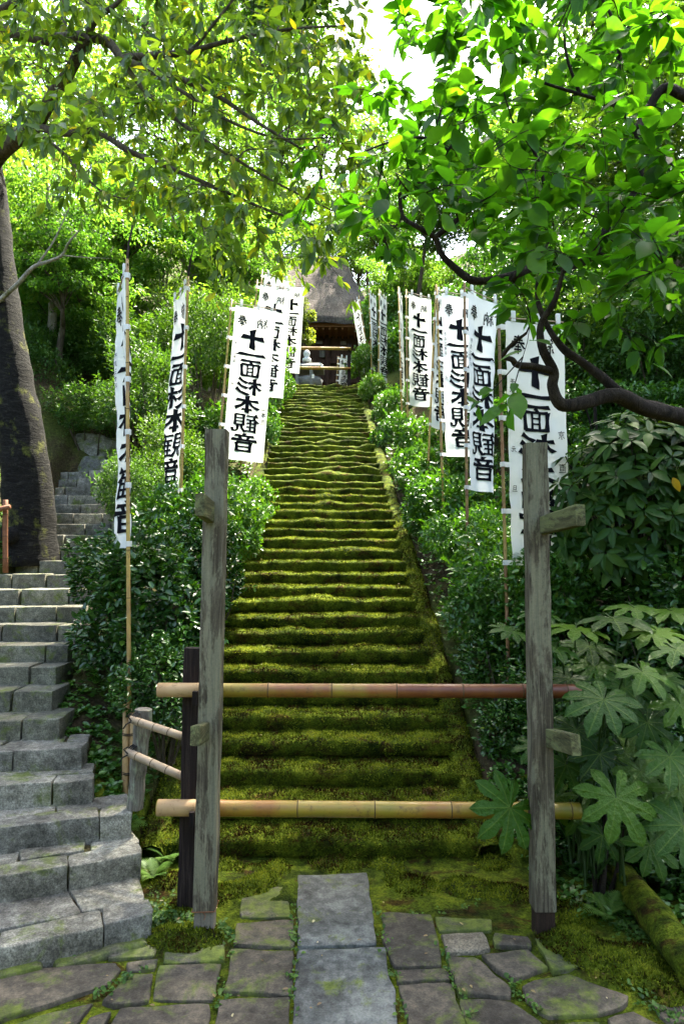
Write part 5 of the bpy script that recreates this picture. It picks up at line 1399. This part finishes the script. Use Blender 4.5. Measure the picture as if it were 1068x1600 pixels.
# unseen trees added behind the camera to block low sky light
for i, (x, y, z) in enumerate([(-6.5, -2.0, 3.2), (-3.6, -5.0, 3.4), (0.2, -6.2, 3.6), (3.8, -4.8, 3.4), (6.5, -1.8, 3.2)]):
    wood_tree('dark', ['unseen tree added to block sky light left of the clearing', 'unseen tree added to block sky light behind the clearing, left', 'unseen tree added to block sky light behind the clearing, middle', 'unseen tree added to block sky light behind the clearing, right', 'unseen tree added to block sky light right of the clearing'][i], 0, 0, 0, 1.15, i * 1.1, pos=(x, y, z))

# ------------------------------------------------------------------ large-leaved shrub under the thick branch
def aucuba():
    c = P(1000, 800, 4.75); base = Vector((c.x, c.y, gz(c.x, c.y)))
    t = thing('large_leaved_shrub', 'large-leaved dark shrub below the thick low branch, one yellow leaf', 'shrub', base)
    mb = MB(); rad = np.array((.62, .5, .66)); tipc = []
    for i in range(300):
        v = rng.normal(0, 1, 3); v /= np.linalg.norm(v); v[2] = v[2] if v[2] > -.8 else -v[2]; v[1] = -abs(v[1]) if rng.random() < .7 else v[1]
        e = Vector(np.array(c) + v * rad * rng.uniform(.75, 1.05)); tipc.append((e, Vector(v)))
    for (e, v) in tipc[::3]:
        mb.tube(smooth_path([base + Vector((rng.normal(0, .08), rng.normal(0, .06), 0)), base.lerp(e, .5) + Vector((0, 0, .12)), e], 3), [.012, .011, .010, .008, .006, .005, .004], 5, False)
    mb.build('stem', M_DTWIG, t)
    LP, LD, LN = [], [], []
    for (e, v) in tipc:
        ax = (v + Vector((0, -.2, .6))).normalized(); s0 = rng.uniform(0, 6.28); m = rng.integers(5, 9)
        a = ax.orthogonal().normalized(); b = ax.cross(a)
        for k in range(m):
            th = s0 + k * 2 * math.pi / m + rng.normal(0, .2); rdir = a * math.cos(th) + b * math.sin(th)
            d = (rdir * .85 + ax * rng.uniform(-.1, .5) + Vector((0, 0, -.25))).normalized()
            LP.append(e + d * .01); LD.append(d); LN.append(ax * .8 + Vector(rng.normal(0, .25, 3)))
    p, d, nr = (np.array([tuple(x) for x in q]) for q in (LP, LD, LN)); L = rng.uniform(.085, .165, len(p))
    me = [unit_leaf('leaf', .40, L_AUC, x, .25, .25) for x in (.15, .3, .45, .6, .75, .9)]
    rest = single_leaves(t, p, d, nr, L, me)
    o = link('foliage', leaf_mesh('foliage', p[rest], d[rest], nr[rest], L[rest], L[rest] * .40, L_AUC, np.clip(rng.normal(.45, .2, rest.sum()), 0, .95), droop=.2), None, t); o['kind'] = 'stuff'
    y = bpy.data.objects.new('leaf', unit_leaf('leaf', .45, L_AUC, 1.0, .2, .2)); col.objects.link(y); y.parent = t; y['label'] = 'single yellow leaf'
    q = P(1056, 757, 4.2); D = Vector((.35, -.2, -.9)).normalized(); N = Vector((-.3, -.9, .1)); S = N.cross(D).normalized(); U = D.cross(S); l = .10; q = q - D * .05 - base
    y.matrix_basis = Matrix(((D.x * l, S.x * l, U.x * l, q.x), (D.y * l, S.y * l, U.y * l, q.y), (D.z * l, S.z * l, U.z * l, q.z), (0, 0, 0, 1)))
aucuba()
gu = 'dark understorey shrubs on the right bank'
for i, (x, y, Y, rx, rz, lb) in enumerate([
    (985, 1010, 4.75, .50, .42, 'dark shrub in the shade between large-leaved shrub and fatsia'),
    (900, 1130, 4.35, .40, .36, 'dark shrub in the shade behind the lower peg of the right post'),
    (1030, 1200, 4.15, .48, .42, 'dark shrub in the shade behind the lower fatsia leaves'),
    (905, 1290, 3.95, .30, .24, 'dark low shrub behind the right post at lower rail height'),
    (1075, 1000, 4.3, .5, .5, 'dark shrub cut by the right frame edge above the fatsia'),
    (945, 1335, 3.85, .26, .20, 'dark low shrub under the full fatsia rosette'),
    (1050, 1330, 3.75, .30, .24, 'dark low shrub above the mossy log')]):
    bush_at('c', 'understorey_shrub', lb, 'shrub', gu, x, y, Y, rx, rz, i, i * 1.9)

# ------------------------------------------------------------------ fatsia with broad hand-shaped leaves
def fatsia_mesh(nl, seed):
    r_ = random.Random(seed); V = [(0, 0, 0)]; Fc = []; rib = [1.0]
    span = R(300) if nl > 7 else R(270); an = [-span / 2 + span * i / (nl - 1) for i in range(nl)]
    ln = [(.62 + .38 * math.cos(a * .52)) * r_.uniform(.93, 1.05) for a in an]
    def v(rad, a, z, rb=0.0): V.append((rad * math.cos(a), rad * math.sin(a), z)); rib.append(rb); return len(V) - 1
    da = span / (nl - 1)
    sinus = []
    for i in range(nl + 1):
        a = an[0] - da * .52 + da * i; l = (ln[max(0, i - 1)] + ln[min(nl - 1, i)]) / 2
        sinus.append(v((.44 if 0 < i < nl else .25) * l, a, .03 * l))
    for i, a in enumerate(an):
        l = ln[i]; dr = r_.uniform(.22, .48)
        st = [(.40, .0), (.52, .140), (.68, .182), (.82, .155), (.93, .080), (1.0, .0)]
        zc = lambda s_: -.012 - dr * max(0, s_ - .35) ** 1.6
        mid = []; lf = []; rt = []
        for (s_, w) in st:
            mid.append(v(s_ * l, a, zc(s_) * l, 1.0))
            if 0 < w:
                wv = .012 * r_.uniform(-1, 1)
                lf.append(v(math.hypot(s_, w) * l, a - math.atan2(w, s_), (zc(s_) + .055 + wv) * l)); rt.append(v(math.hypot(s_, w) * l, a + math.atan2(w, s_), (zc(s_) + .055 - wv) * l))
        Fc += [(0, sinus[i], mid[0]), (0, mid[0], sinus[i + 1]), (sinus[i], lf[0], mid[1], mid[0]), (mid[0], mid[1], rt[0], sinus[i + 1])]
        for k in range(3): Fc += [(lf[k], lf[k + 1], mid[k + 2], mid[k + 1]), (mid[k + 1], mid[k + 2], rt[k + 1], rt[k])]
        Fc += [(lf[3], mid[5], mid[4]), (mid[4], mid[5], rt[3])]
    me = bpy.data.meshes.new('leaf'); me.from_pydata(V, [], Fc); me.polygons.foreach_set('use_smooth', [True] * len(Fc))
    at = me.attributes.new('rib', 'FLOAT', 'POINT'); at.data.foreach_set('value', rib); me.materials.append(L_FATSIA); me.update(); return me
FM = [fatsia_mesh(n, s_) for n, s_ in ((9, 1), (8, 2), (9, 3), (7, 4))]
def fatsia():
    base = G(940, 1425); base.z = gz(base.x, base.y)
    t = thing('fatsia_plant', 'fatsia with broad glossy hand-shaped leaves round the right grey post', 'plant', base)
    lv = [  # px, py, Y, radius px, main axis, normal
     (796, 1262, 3.20, 78, (-.75, -.45, -.5), (.55, -.66, .5)), (962, 1247, 3.0, 82, (.05, -.45, -.88), (.0, -.85, .52)), (942, 1093, 3.05, 78, (-.55, -.6, -.50), (-.15, -.62, .76)),
     (1003, 1050, 3.2, 66, (.25, -.8, -.45), (.1, -.45, .88)), (1045, 1182, 3.1, 70, (.3, -.6, -.6), (.1, -.6, .78)), (1066, 1290, 2.95, 78, (-.5, -.5, -.65), (-.2, -.75, .6)),
     (936, 1178, 3.35, 64, (-.1, -.6, -.7), (.1, -.7, .68)), (884, 1195, 3.45, 56, (-.5, -.3, -.7), (-.2, -.7, .6)), (900, 982, 3.5, 64, (-.4, -.9, -.1), (0, -.32, .95)),
     (958, 968, 3.55, 74, (.2, -.95, -.15), (0, -.30, .95)), (1018, 988, 3.5, 72, (.5, -.8, -.2), (.05, -.35, .93)), (868, 1012, 3.4, 52, (-.7, -.7, -.2), (-.1, -.40, .9)),
     (800, 986, 3.45, 46, (-.9, -.3, .1), (0, -.35, .95)), (1056, 1015, 3.3, 66, (.5, -.8, -.2), (0, -.42, .9)), (1010, 1128, 3.25, 60, (.2, -.5, -.8), (0, -.8, .55)),
     (835, 1168, 3.4, 44, (-.7, -.5, -.4), (-.2, -.6, .75)), (930, 1040, 3.55, 54, (-.1, -.8, -.5), (0, -.5, .86)), (1062, 1100, 3.2, 64, (.3, -.6, -.6), (0, -.7, .7)),
     (975, 1175, 3.4, 60, (.4, -.5, -.7), (.1, -.8, .6)), (905, 1270, 3.45, 48, (.1, -.5, -.8), (0, -.8, .6)), (1020, 1265, 3.35, 60, (.5, -.4, -.7), (.1, -.8, .55)),
     (990, 950, 3.8, 60, (.1, -.9, -.2), (0, -.3, .95)), (1050, 955, 3.7, 62, (.4, -.9, -.1), (0, -.3, .95)), (845, 960, 3.75, 48, (-.5, -.8, -.1), (0, -.3, .95)),
     (920, 1010, 3.7, 60, (-.2, -.9, -.3), (0, -.45, .9)), (975, 1075, 3.4, 62, (.1, -.7, -.6), (0, -.6, .8)), (890, 1060, 3.5, 56, (-.6, -.5, -.5), (-.2, -.5, .8)), (1035, 1060, 3.45, 62, (.4, -.7, -.4), (.1, -.5, .85)),
     (900, 1140, 3.5, 54, (-.4, -.6, -.6), (-.1, -.6, .75)), (1000, 1205, 3.3, 62, (.3, -.5, -.7), (.1, -.7, .65)), (1060, 1235, 3.2, 64, (.2, -.6, -.7), (0, -.75, .6)), (940, 1305, 3.3, 50, (-.3, -.5, -.7), (0, -.8, .55)),
     (1015, 1320, 3.2, 58, (.2, -.5, -.8), (0, -.8, .55)), (870, 1245, 3.5, 46, (-.2, -.4, -.8), (-.1, -.8, .55))]
    for i, (x, y, Y, rp, D, N) in enumerate(lv):
        c = P(x, y, Y); r = .88 * rp / F * Y; D = Vector(D).normalized(); N = Vector(N); N = (N - D * N.dot(D)).normalized(); S = N.cross(D)
        o = bpy.data.objects.new('leaf', FM[i % 4]); col.objects.link(o); o.parent = t; q = c - base
        o.matrix_basis = Matrix(((D.x * r, S.x * r, N.x * r, q.x), (D.y * r, S.y * r, N.y * r, q.y), (D.z * r, S.z * r, N.z * r, q.z), (0, 0, 0, 1)))
        mb = MB(); s0 = base + Vector((rng.normal(0, .05) + (.05 if x > 950 else -.03), rng.normal(0, .05) + .12, min(.25, .1 + .1 * rng.random())))
        back = c - D * r * .9 + Vector((0, .06, -.10))
        mb.tube(smooth_path([s0, s0.lerp(back, .55) + Vector((0, .03, .08)), back.lerp(c, .5) + Vector((0, .02, .02)), c], 4), list(np.linspace(.0065, .0035, 13)), 6, False); mb.build('petiole', L_FERN, t, True)
    for k in range(4):
        mb = MB(); s0 = base + Vector((rng.normal(0, .05), .1 + rng.normal(0, .04), -.1)); e = s0 + Vector((rng.normal(.05, .12), rng.normal(.05, .06), rng.uniform(.5, .95)))
        mb.tube(smooth_path([s0, s0.lerp(e, .5) + Vector((.02, 0, 0)), e], 4), list(np.linspace(.014, .008, 9)), 7, False, wob=.2); mb.build('stem', M_DTWIG, t, True)
fatsia()

# ------------------------------------------------------------------ ferns, weeds, fallen leaves
def frond_mesh():
    V, Fc, tn = [], [], []
    n = 15
    for i in range(n):
        s_ = .12 + .88 * i / n; x = s_; z = .34 * math.sin(s_ * 2.3) * .6 - .22 * s_ * s_; w = .30 * math.sin(math.pi * min(1, s_ * .92 + .08)) + .02
        for sg in (1, -1):
            b = len(V); V += [(x - .022, 0, z), (x + .03, 0, z), (x + .05 + w * .28, sg * w, z - .10 * w), (x + w * .12, sg * w * .55, z + .01)]
            Fc += [(b, b + 1, b + 3), (b + 1, b + 2, b + 3)]
    k = len(V)
    for i in range(9):
        s_ = i / 8; z = .34 * math.sin(s_ * 2.3) * .6 - .22 * s_ * s_; V += [(s_, .008, z), (s_, -.008, z)]
    Fc += [(k + 2 * i, k + 2 * i + 1, k + 2 * i + 3, k + 2 * i + 2) for i in range(8)]
    me = bpy.data.meshes.new('frond'); me.from_pydata(V, [], Fc)
    at = me.attributes.new('tone', 'FLOAT', 'FACE'); at.data.foreach_set('value', [.4 + .4 * random.random() for _ in Fc]); me.materials.append(L_FERN); return me
FR = frond_mesh()
def fern(label, px_, py, Y, size, n):
    b = P(px_, py, Y); b.z = gz(b.x, b.y) if gz(b.x, b.y) < b.z + .3 else b.z
    t = thing('fern', label, 'fern', b, 'small ferns at the foot of the banks')
    for i in range(n):
        o = bpy.data.objects.new('frond', FR); col.objects.link(o); o.parent = t
        th = i / n * 2 * math.pi + random.uniform(-.3, .3); o.rotation_euler = (random.uniform(-.2, .2), -random.uniform(.35, .8), th); k = size * random.uniform(.7, 1.1); o.scale = (k, k, k)
fern('light green fern at the foot of the right bank behind the post', 948, 1412, 3.35, .16, 7)
fern('small fern below the camellia beside the log stake', 190, 1150, 3.95, .20, 7)
fern('fern growing between log stake and dark stake', 243, 1235, 3.75, .15, 7)
fern('fern under the small side fence rails', 262, 1190, 3.95, .18, 7)
fern('fern on the dark bank right of the lower fatsia leaf', 1010, 1390, 3.3, .15, 6)
fern('fern on the dirt bank at the foot of the leaning tree', 75, 855, 6.05, .22, 7)

def weeds(name, label, spots, cat, mat, L, per):
    Pn, Dn, Nn = [], [], []
    for (x, y, z) in spots:
        m = rng.integers(*per); h = rng.uniform(.004, .03)
        for k in range(m):
            th = rng.uniform(0, 6.28); Pn.append((x + rng.normal(0, .012), y + rng.normal(0, .012), z + h * rng.random())); Dn.append((math.cos(th), math.sin(th), rng.uniform(.1, .9))); Nn.append((rng.normal(0, .3), -.2 + rng.normal(0, .3), 1))
    p, d, n_ = map(np.array, (Pn, Dn, Nn)); LL = L * rng.uniform(.5, 1.3, len(p))
    o = link(name, leaf_mesh(name, p, d, n_, LL, LL * .72, mat, None, droop=.1)); tag(o, label, cat, None, 'stuff'); return o
sp = []
def along(pts, n, j):
    for _ in range(n):
        i = random.randrange(len(pts) - 1); t = random.random()
        g = G(pts[i][0] + (pts[i + 1][0] - pts[i][0]) * t + random.gauss(0, j), pts[i][1] + (pts[i + 1][1] - pts[i][1]) * t + random.gauss(0, j * .5)); sp.append((g.x, g.y, max(0, gz(g.x, g.y)) + .004))
along([(50, 1502), (150, 1492), (215, 1470), (250, 1440)], 60, 5); along([(245, 1400), (235, 1440), (265, 1440), (300, 1440)], 90, 12); along([(350, 1440), (360, 1480), (345, 1560), (330, 1590)], 26, 4)
along([(462, 1420), (459, 1480), (455, 1590)], 26, 3); along([(592, 1430), (606, 1480), (632, 1600)], 16, 3); along([(690, 1480), (705, 1530), (735, 1600)], 14, 3); along([(800, 1535), (806, 1560), (850, 1590)], 12, 4)
along([(150, 1562), (190, 1540), (240, 1510)], 16, 4); along([(900, 1420), (960, 1440), (1000, 1470), (1060, 1500)], 110, 16); along([(860, 1440), (930, 1500), (1000, 1570), (1060, 1600)], 50, 10); along([(620, 1430), (760, 1420)], 8, 10)
weeds('weeds', 'tiny round-leaved weeds in the paving joints', sp, 'weeds', L_FERN, .020, (3, 7))
sp = []
for _ in range(900):      # ground cover on the small bank between the two flights
    y = rng.uniform(3.55, 5.6); x0, x1 = float(lflight_xr(y)) + .02, stair_x(y) - stair_w(y) / 2 - .16
    if x1 > x0: x = rng.uniform(x0, x1); sp.append((x, y, gz(x, y) + .01))
for _ in range(700):
    y = rng.uniform(3.3, 4.6); x = rng.uniform(1.0 + (4 - y) * .1, 2.3); sp.append((x, y, gz(x, y) + .01))
for _ in range(1500):
    y = rng.uniform(4.0, 12.5); x = stair_x(y) + stair_w(y) / 2 + .14 + rng.uniform(0, .5); sp.append((x, y, gz(x, y) + .01 + .06 * rng.random()))
for _ in range(700):
    y = rng.uniform(5.0, 12.5); x = stair_x(y) - stair_w(y) / 2 - .14 - rng.uniform(0, .35); sp.append((x, y, gz(x, y) + .01 + .06 * rng.random()))
for _ in range(500):
    y = rng.uniform(5.3, 7.0); x = float(lflight_xl(y)) - rng.uniform(0.0, .8); sp.append((x, y, gz(x, y) + .01))
weeds('ground_cover', 'small-leaved ground cover on the shaded banks', sp, 'ground cover', L_HEDGE, .035, (4, 9))
fl = []
Pn, Dn, Nn = [], [], []
for _ in range(90):
    k = random.randrange(0, 30); y = D0 + k * R_ + random.uniform(.03, .2); x = stair_x(y) + random.uniform(-.85, .85); Pn.append((x, y, (k + 1) * H_ + .022)); th = random.uniform(0, 6.28); Dn.append((math.cos(th), math.sin(th), .1)); Nn.append((0, -.1, 1))
for _ in range(45):
    g = G(random.uniform(20, 1050), random.uniform(1400, 1600), .03); Pn.append((g.x, g.y, max(.016, gz(g.x, g.y) + .008) + .006)); th = random.uniform(0, 6.28); Dn.append((math.cos(th), math.sin(th), .12)); Nn.append((random.gauss(0, .2), -.1, 1))
p, d, n_ = map(np.array, (Pn, Dn, Nn)); LL = rng.uniform(.010, .028, len(p))
M_FALL = m_leaf('fallen', [(0, (.06, .03, .012)), (.5, (.20, .14, .05)), (1, (.42, .38, .24))], .2)
tag(link('fallen_leaves', leaf_mesh('fallen_leaves', p, d, n_, LL, LL * .5, M_FALL, rng.random(len(p)))), 'scattered pale fallen leaves on the mossy steps and paving', 'fallen leaves', None, 'stuff')

# moss cushions between the paving and the foot of the stairs
def moss_bed(name, label, x0, x1, y0, y1, n, fn):
    X, Y = np.meshgrid(np.linspace(x0, x1, n), np.linspace(y0, y1, n)); Z = np.vectorize(fn)(X, Y)
    V = np.stack([X.ravel(), Y.ravel(), Z.ravel()], 1); I = np.arange(n * n).reshape(n, n)
    Fc = np.stack([I[:-1, :-1], I[:-1, 1:], I[1:, 1:], I[1:, :-1]], -1).reshape(-1, 4)
    me = mesh_np(name, V, Fc); me.materials.append(M_MOSSG); o = link(name, me); tag(o, label, 'moss', None, 'stuff')
    above = V[:, 2] > ground_z(V[:, 0], V[:, 1]) + .004
    tufts('moss_fuzz', [(V, Fc[above[Fc].all(1)], 0)], 20000, .017, M_TUFT, o)
cs = [(G(x, y), r) for x, y, r in ((405, 1385, .13), (345, 1400, .14), (310, 1470, .15), (250, 1470, .11), (640, 1385, .16), (730, 1390, .16), (810, 1400, .14), (880, 1475, .16), (930, 1500, .14), (990, 1530, .15), (1040, 1560, .10), (900, 1430, .14), (290, 1420, .12), (1010, 1500, .14), (520, 1350, .16), (430, 1358, .12), (770, 1350, .14), (265, 1380, .14), (600, 1350, .14), (350, 1350, .15))]
def cushion(x, y):
    z = -.02
    for g, r in cs:
        q = ((x - g.x) ** 2 + (y - g.y) ** 2) / (r * r)
        z += .058 * math.exp(-q * 1.4)
    b = gz(x, y)
    # not on top of the bare central slabs
    if abs(x - (-.075 - .03 * (y - 3))) < .19 and y < 3.62: z -= .05
    return b + min(z, .045) + .010 * nz(x * 9, y * 9) + .007 * nz(x * 24, y * 24)
moss_bed('moss_bed', 'deep moss cushions between the paving and the lowest step', -1.05, 1.75, 2.65, 3.97, 150, cushion)

# mossy log edging at the lower right
b0 = P(955, 1352, 3.75)
lg = thing('mossy_log', 'thick moss-covered log edging at the lower right', 'log', b0)
mb = MB(); pts = smooth_path([P(950, 1345, 3.8), P(990, 1395, 3.45), P(1035, 1450, 3.1), P(1085, 1520, 2.75)], 6)
mb.tube(pts, [.075] * len(pts), 16, True, wob=.25); mb.build('bole', M_MOSS, lg, True)

# ------------------------------------------------------------------ boulders, little shrine, side fence on the left slope
def boulder(label, px_, py, Y, rx, ry, rz, seed):
    c = P(px_, py, Y); bm = bmesh.new(); bmesh.ops.create_icosphere(bm, subdivisions=4, radius=1)
    for v in bm.verts:
        q = v.co.copy(); k = 1 + .30 * noise.noise(q * 1.1 + Vector((seed, 0, 0))) + .12 * noise.noise(q * 3 + Vector((0, seed, 0)))
        q = Vector((math.copysign(abs(q.x) ** .7, q.x), math.copysign(abs(q.y) ** .7, q.y), math.copysign(abs(q.z) ** .7, q.z)))
        v.co = Vector((q.x * rx, q.y * ry, q.z * rz)) * k
    for f in bm.faces: f.smooth = True
    me = bpy.data.meshes.new('boulder'); bm.to_mesh(me); bm.free(); me.materials.append(M_ROCK)
    o = link('boulder', me); o.location = c; tag(o, label, 'boulder', 'boulders at the bend of the granite steps')
boulder('squared boulder at the head of the granite steps', 112, 716, 9.0, .30, .25, .20, 1)
boulder('mossy boulder in the middle of the bank above the granite steps', 150, 738, 8.7, .20, .2, .20, 5)
boulder('pale mossy boulder nearest the edge-on banner', 176, 752, 8.3, .17, .17, .24, 9)
boulder('low boulder tucked under the drooping shrub', 150, 705, 9.0, .4, .25, .22, 13)
b0 = P(95, 690, 9.6)
sh = thing('stone_shrine', 'tiny stone lantern shrine in the dark hollow behind the leaning trunk', 'shrine', b0)
q = MB(); q.box(b0 + Vector((-.16, -.12, -.35)), (.32, 0, 0), (0, .24, 0), (0, 0, .38)); q.build('base', M_ROCK, sh)
q = MB(); q.box(b0 + Vector((-.12, -.10, .03)), (.24, 0, 0), (0, .2, 0), (0, 0, .22)); q.build('body', M_LOG, sh)
for dx in (-.075, .015):
    for dz in (.06, .15):
        q = MB(); q.box(b0 + Vector((dx, -.108, dz)), (.055, 0, 0), (0, .006, 0), (0, 0, .07)); q.build('paper_pane', M_PAPER, sh)
q = MB(); q.add([b0 + Vector(v) for v in ((-.2, -.18, .24), (.2, -.18, .24), (.2, .18, .24), (-.2, .18, .24), (-.05, -.02, .42), (.05, -.02, .42), (.05, .02, .42), (-.05, .02, .42))], [(0, 1, 5, 4), (1, 2, 6, 5), (2, 3, 7, 6), (3, 0, 4, 7), (4, 5, 6, 7), (3, 2, 1, 0)]); q.build('roof', M_ROCK, sh)
A = P(9, 895, 5.6); t = bamboo('fence_stake', 'upright reddish bamboo stake at the left frame edge', 'stake', A, P(9, 781, 5.6), .021, [.2, .5, .8], M_BRANCHFENCE, 'reddish bamboo side fence', 10)
t = bamboo('fence_rail', 'reddish bamboo rail tied to the stake at the left frame edge', 'rail', P(-60, 808, 5.55), P(16, 792, 5.55), .021, [.3, .7], M_BRANCHFENCE, 'reddish bamboo side fence', 10)
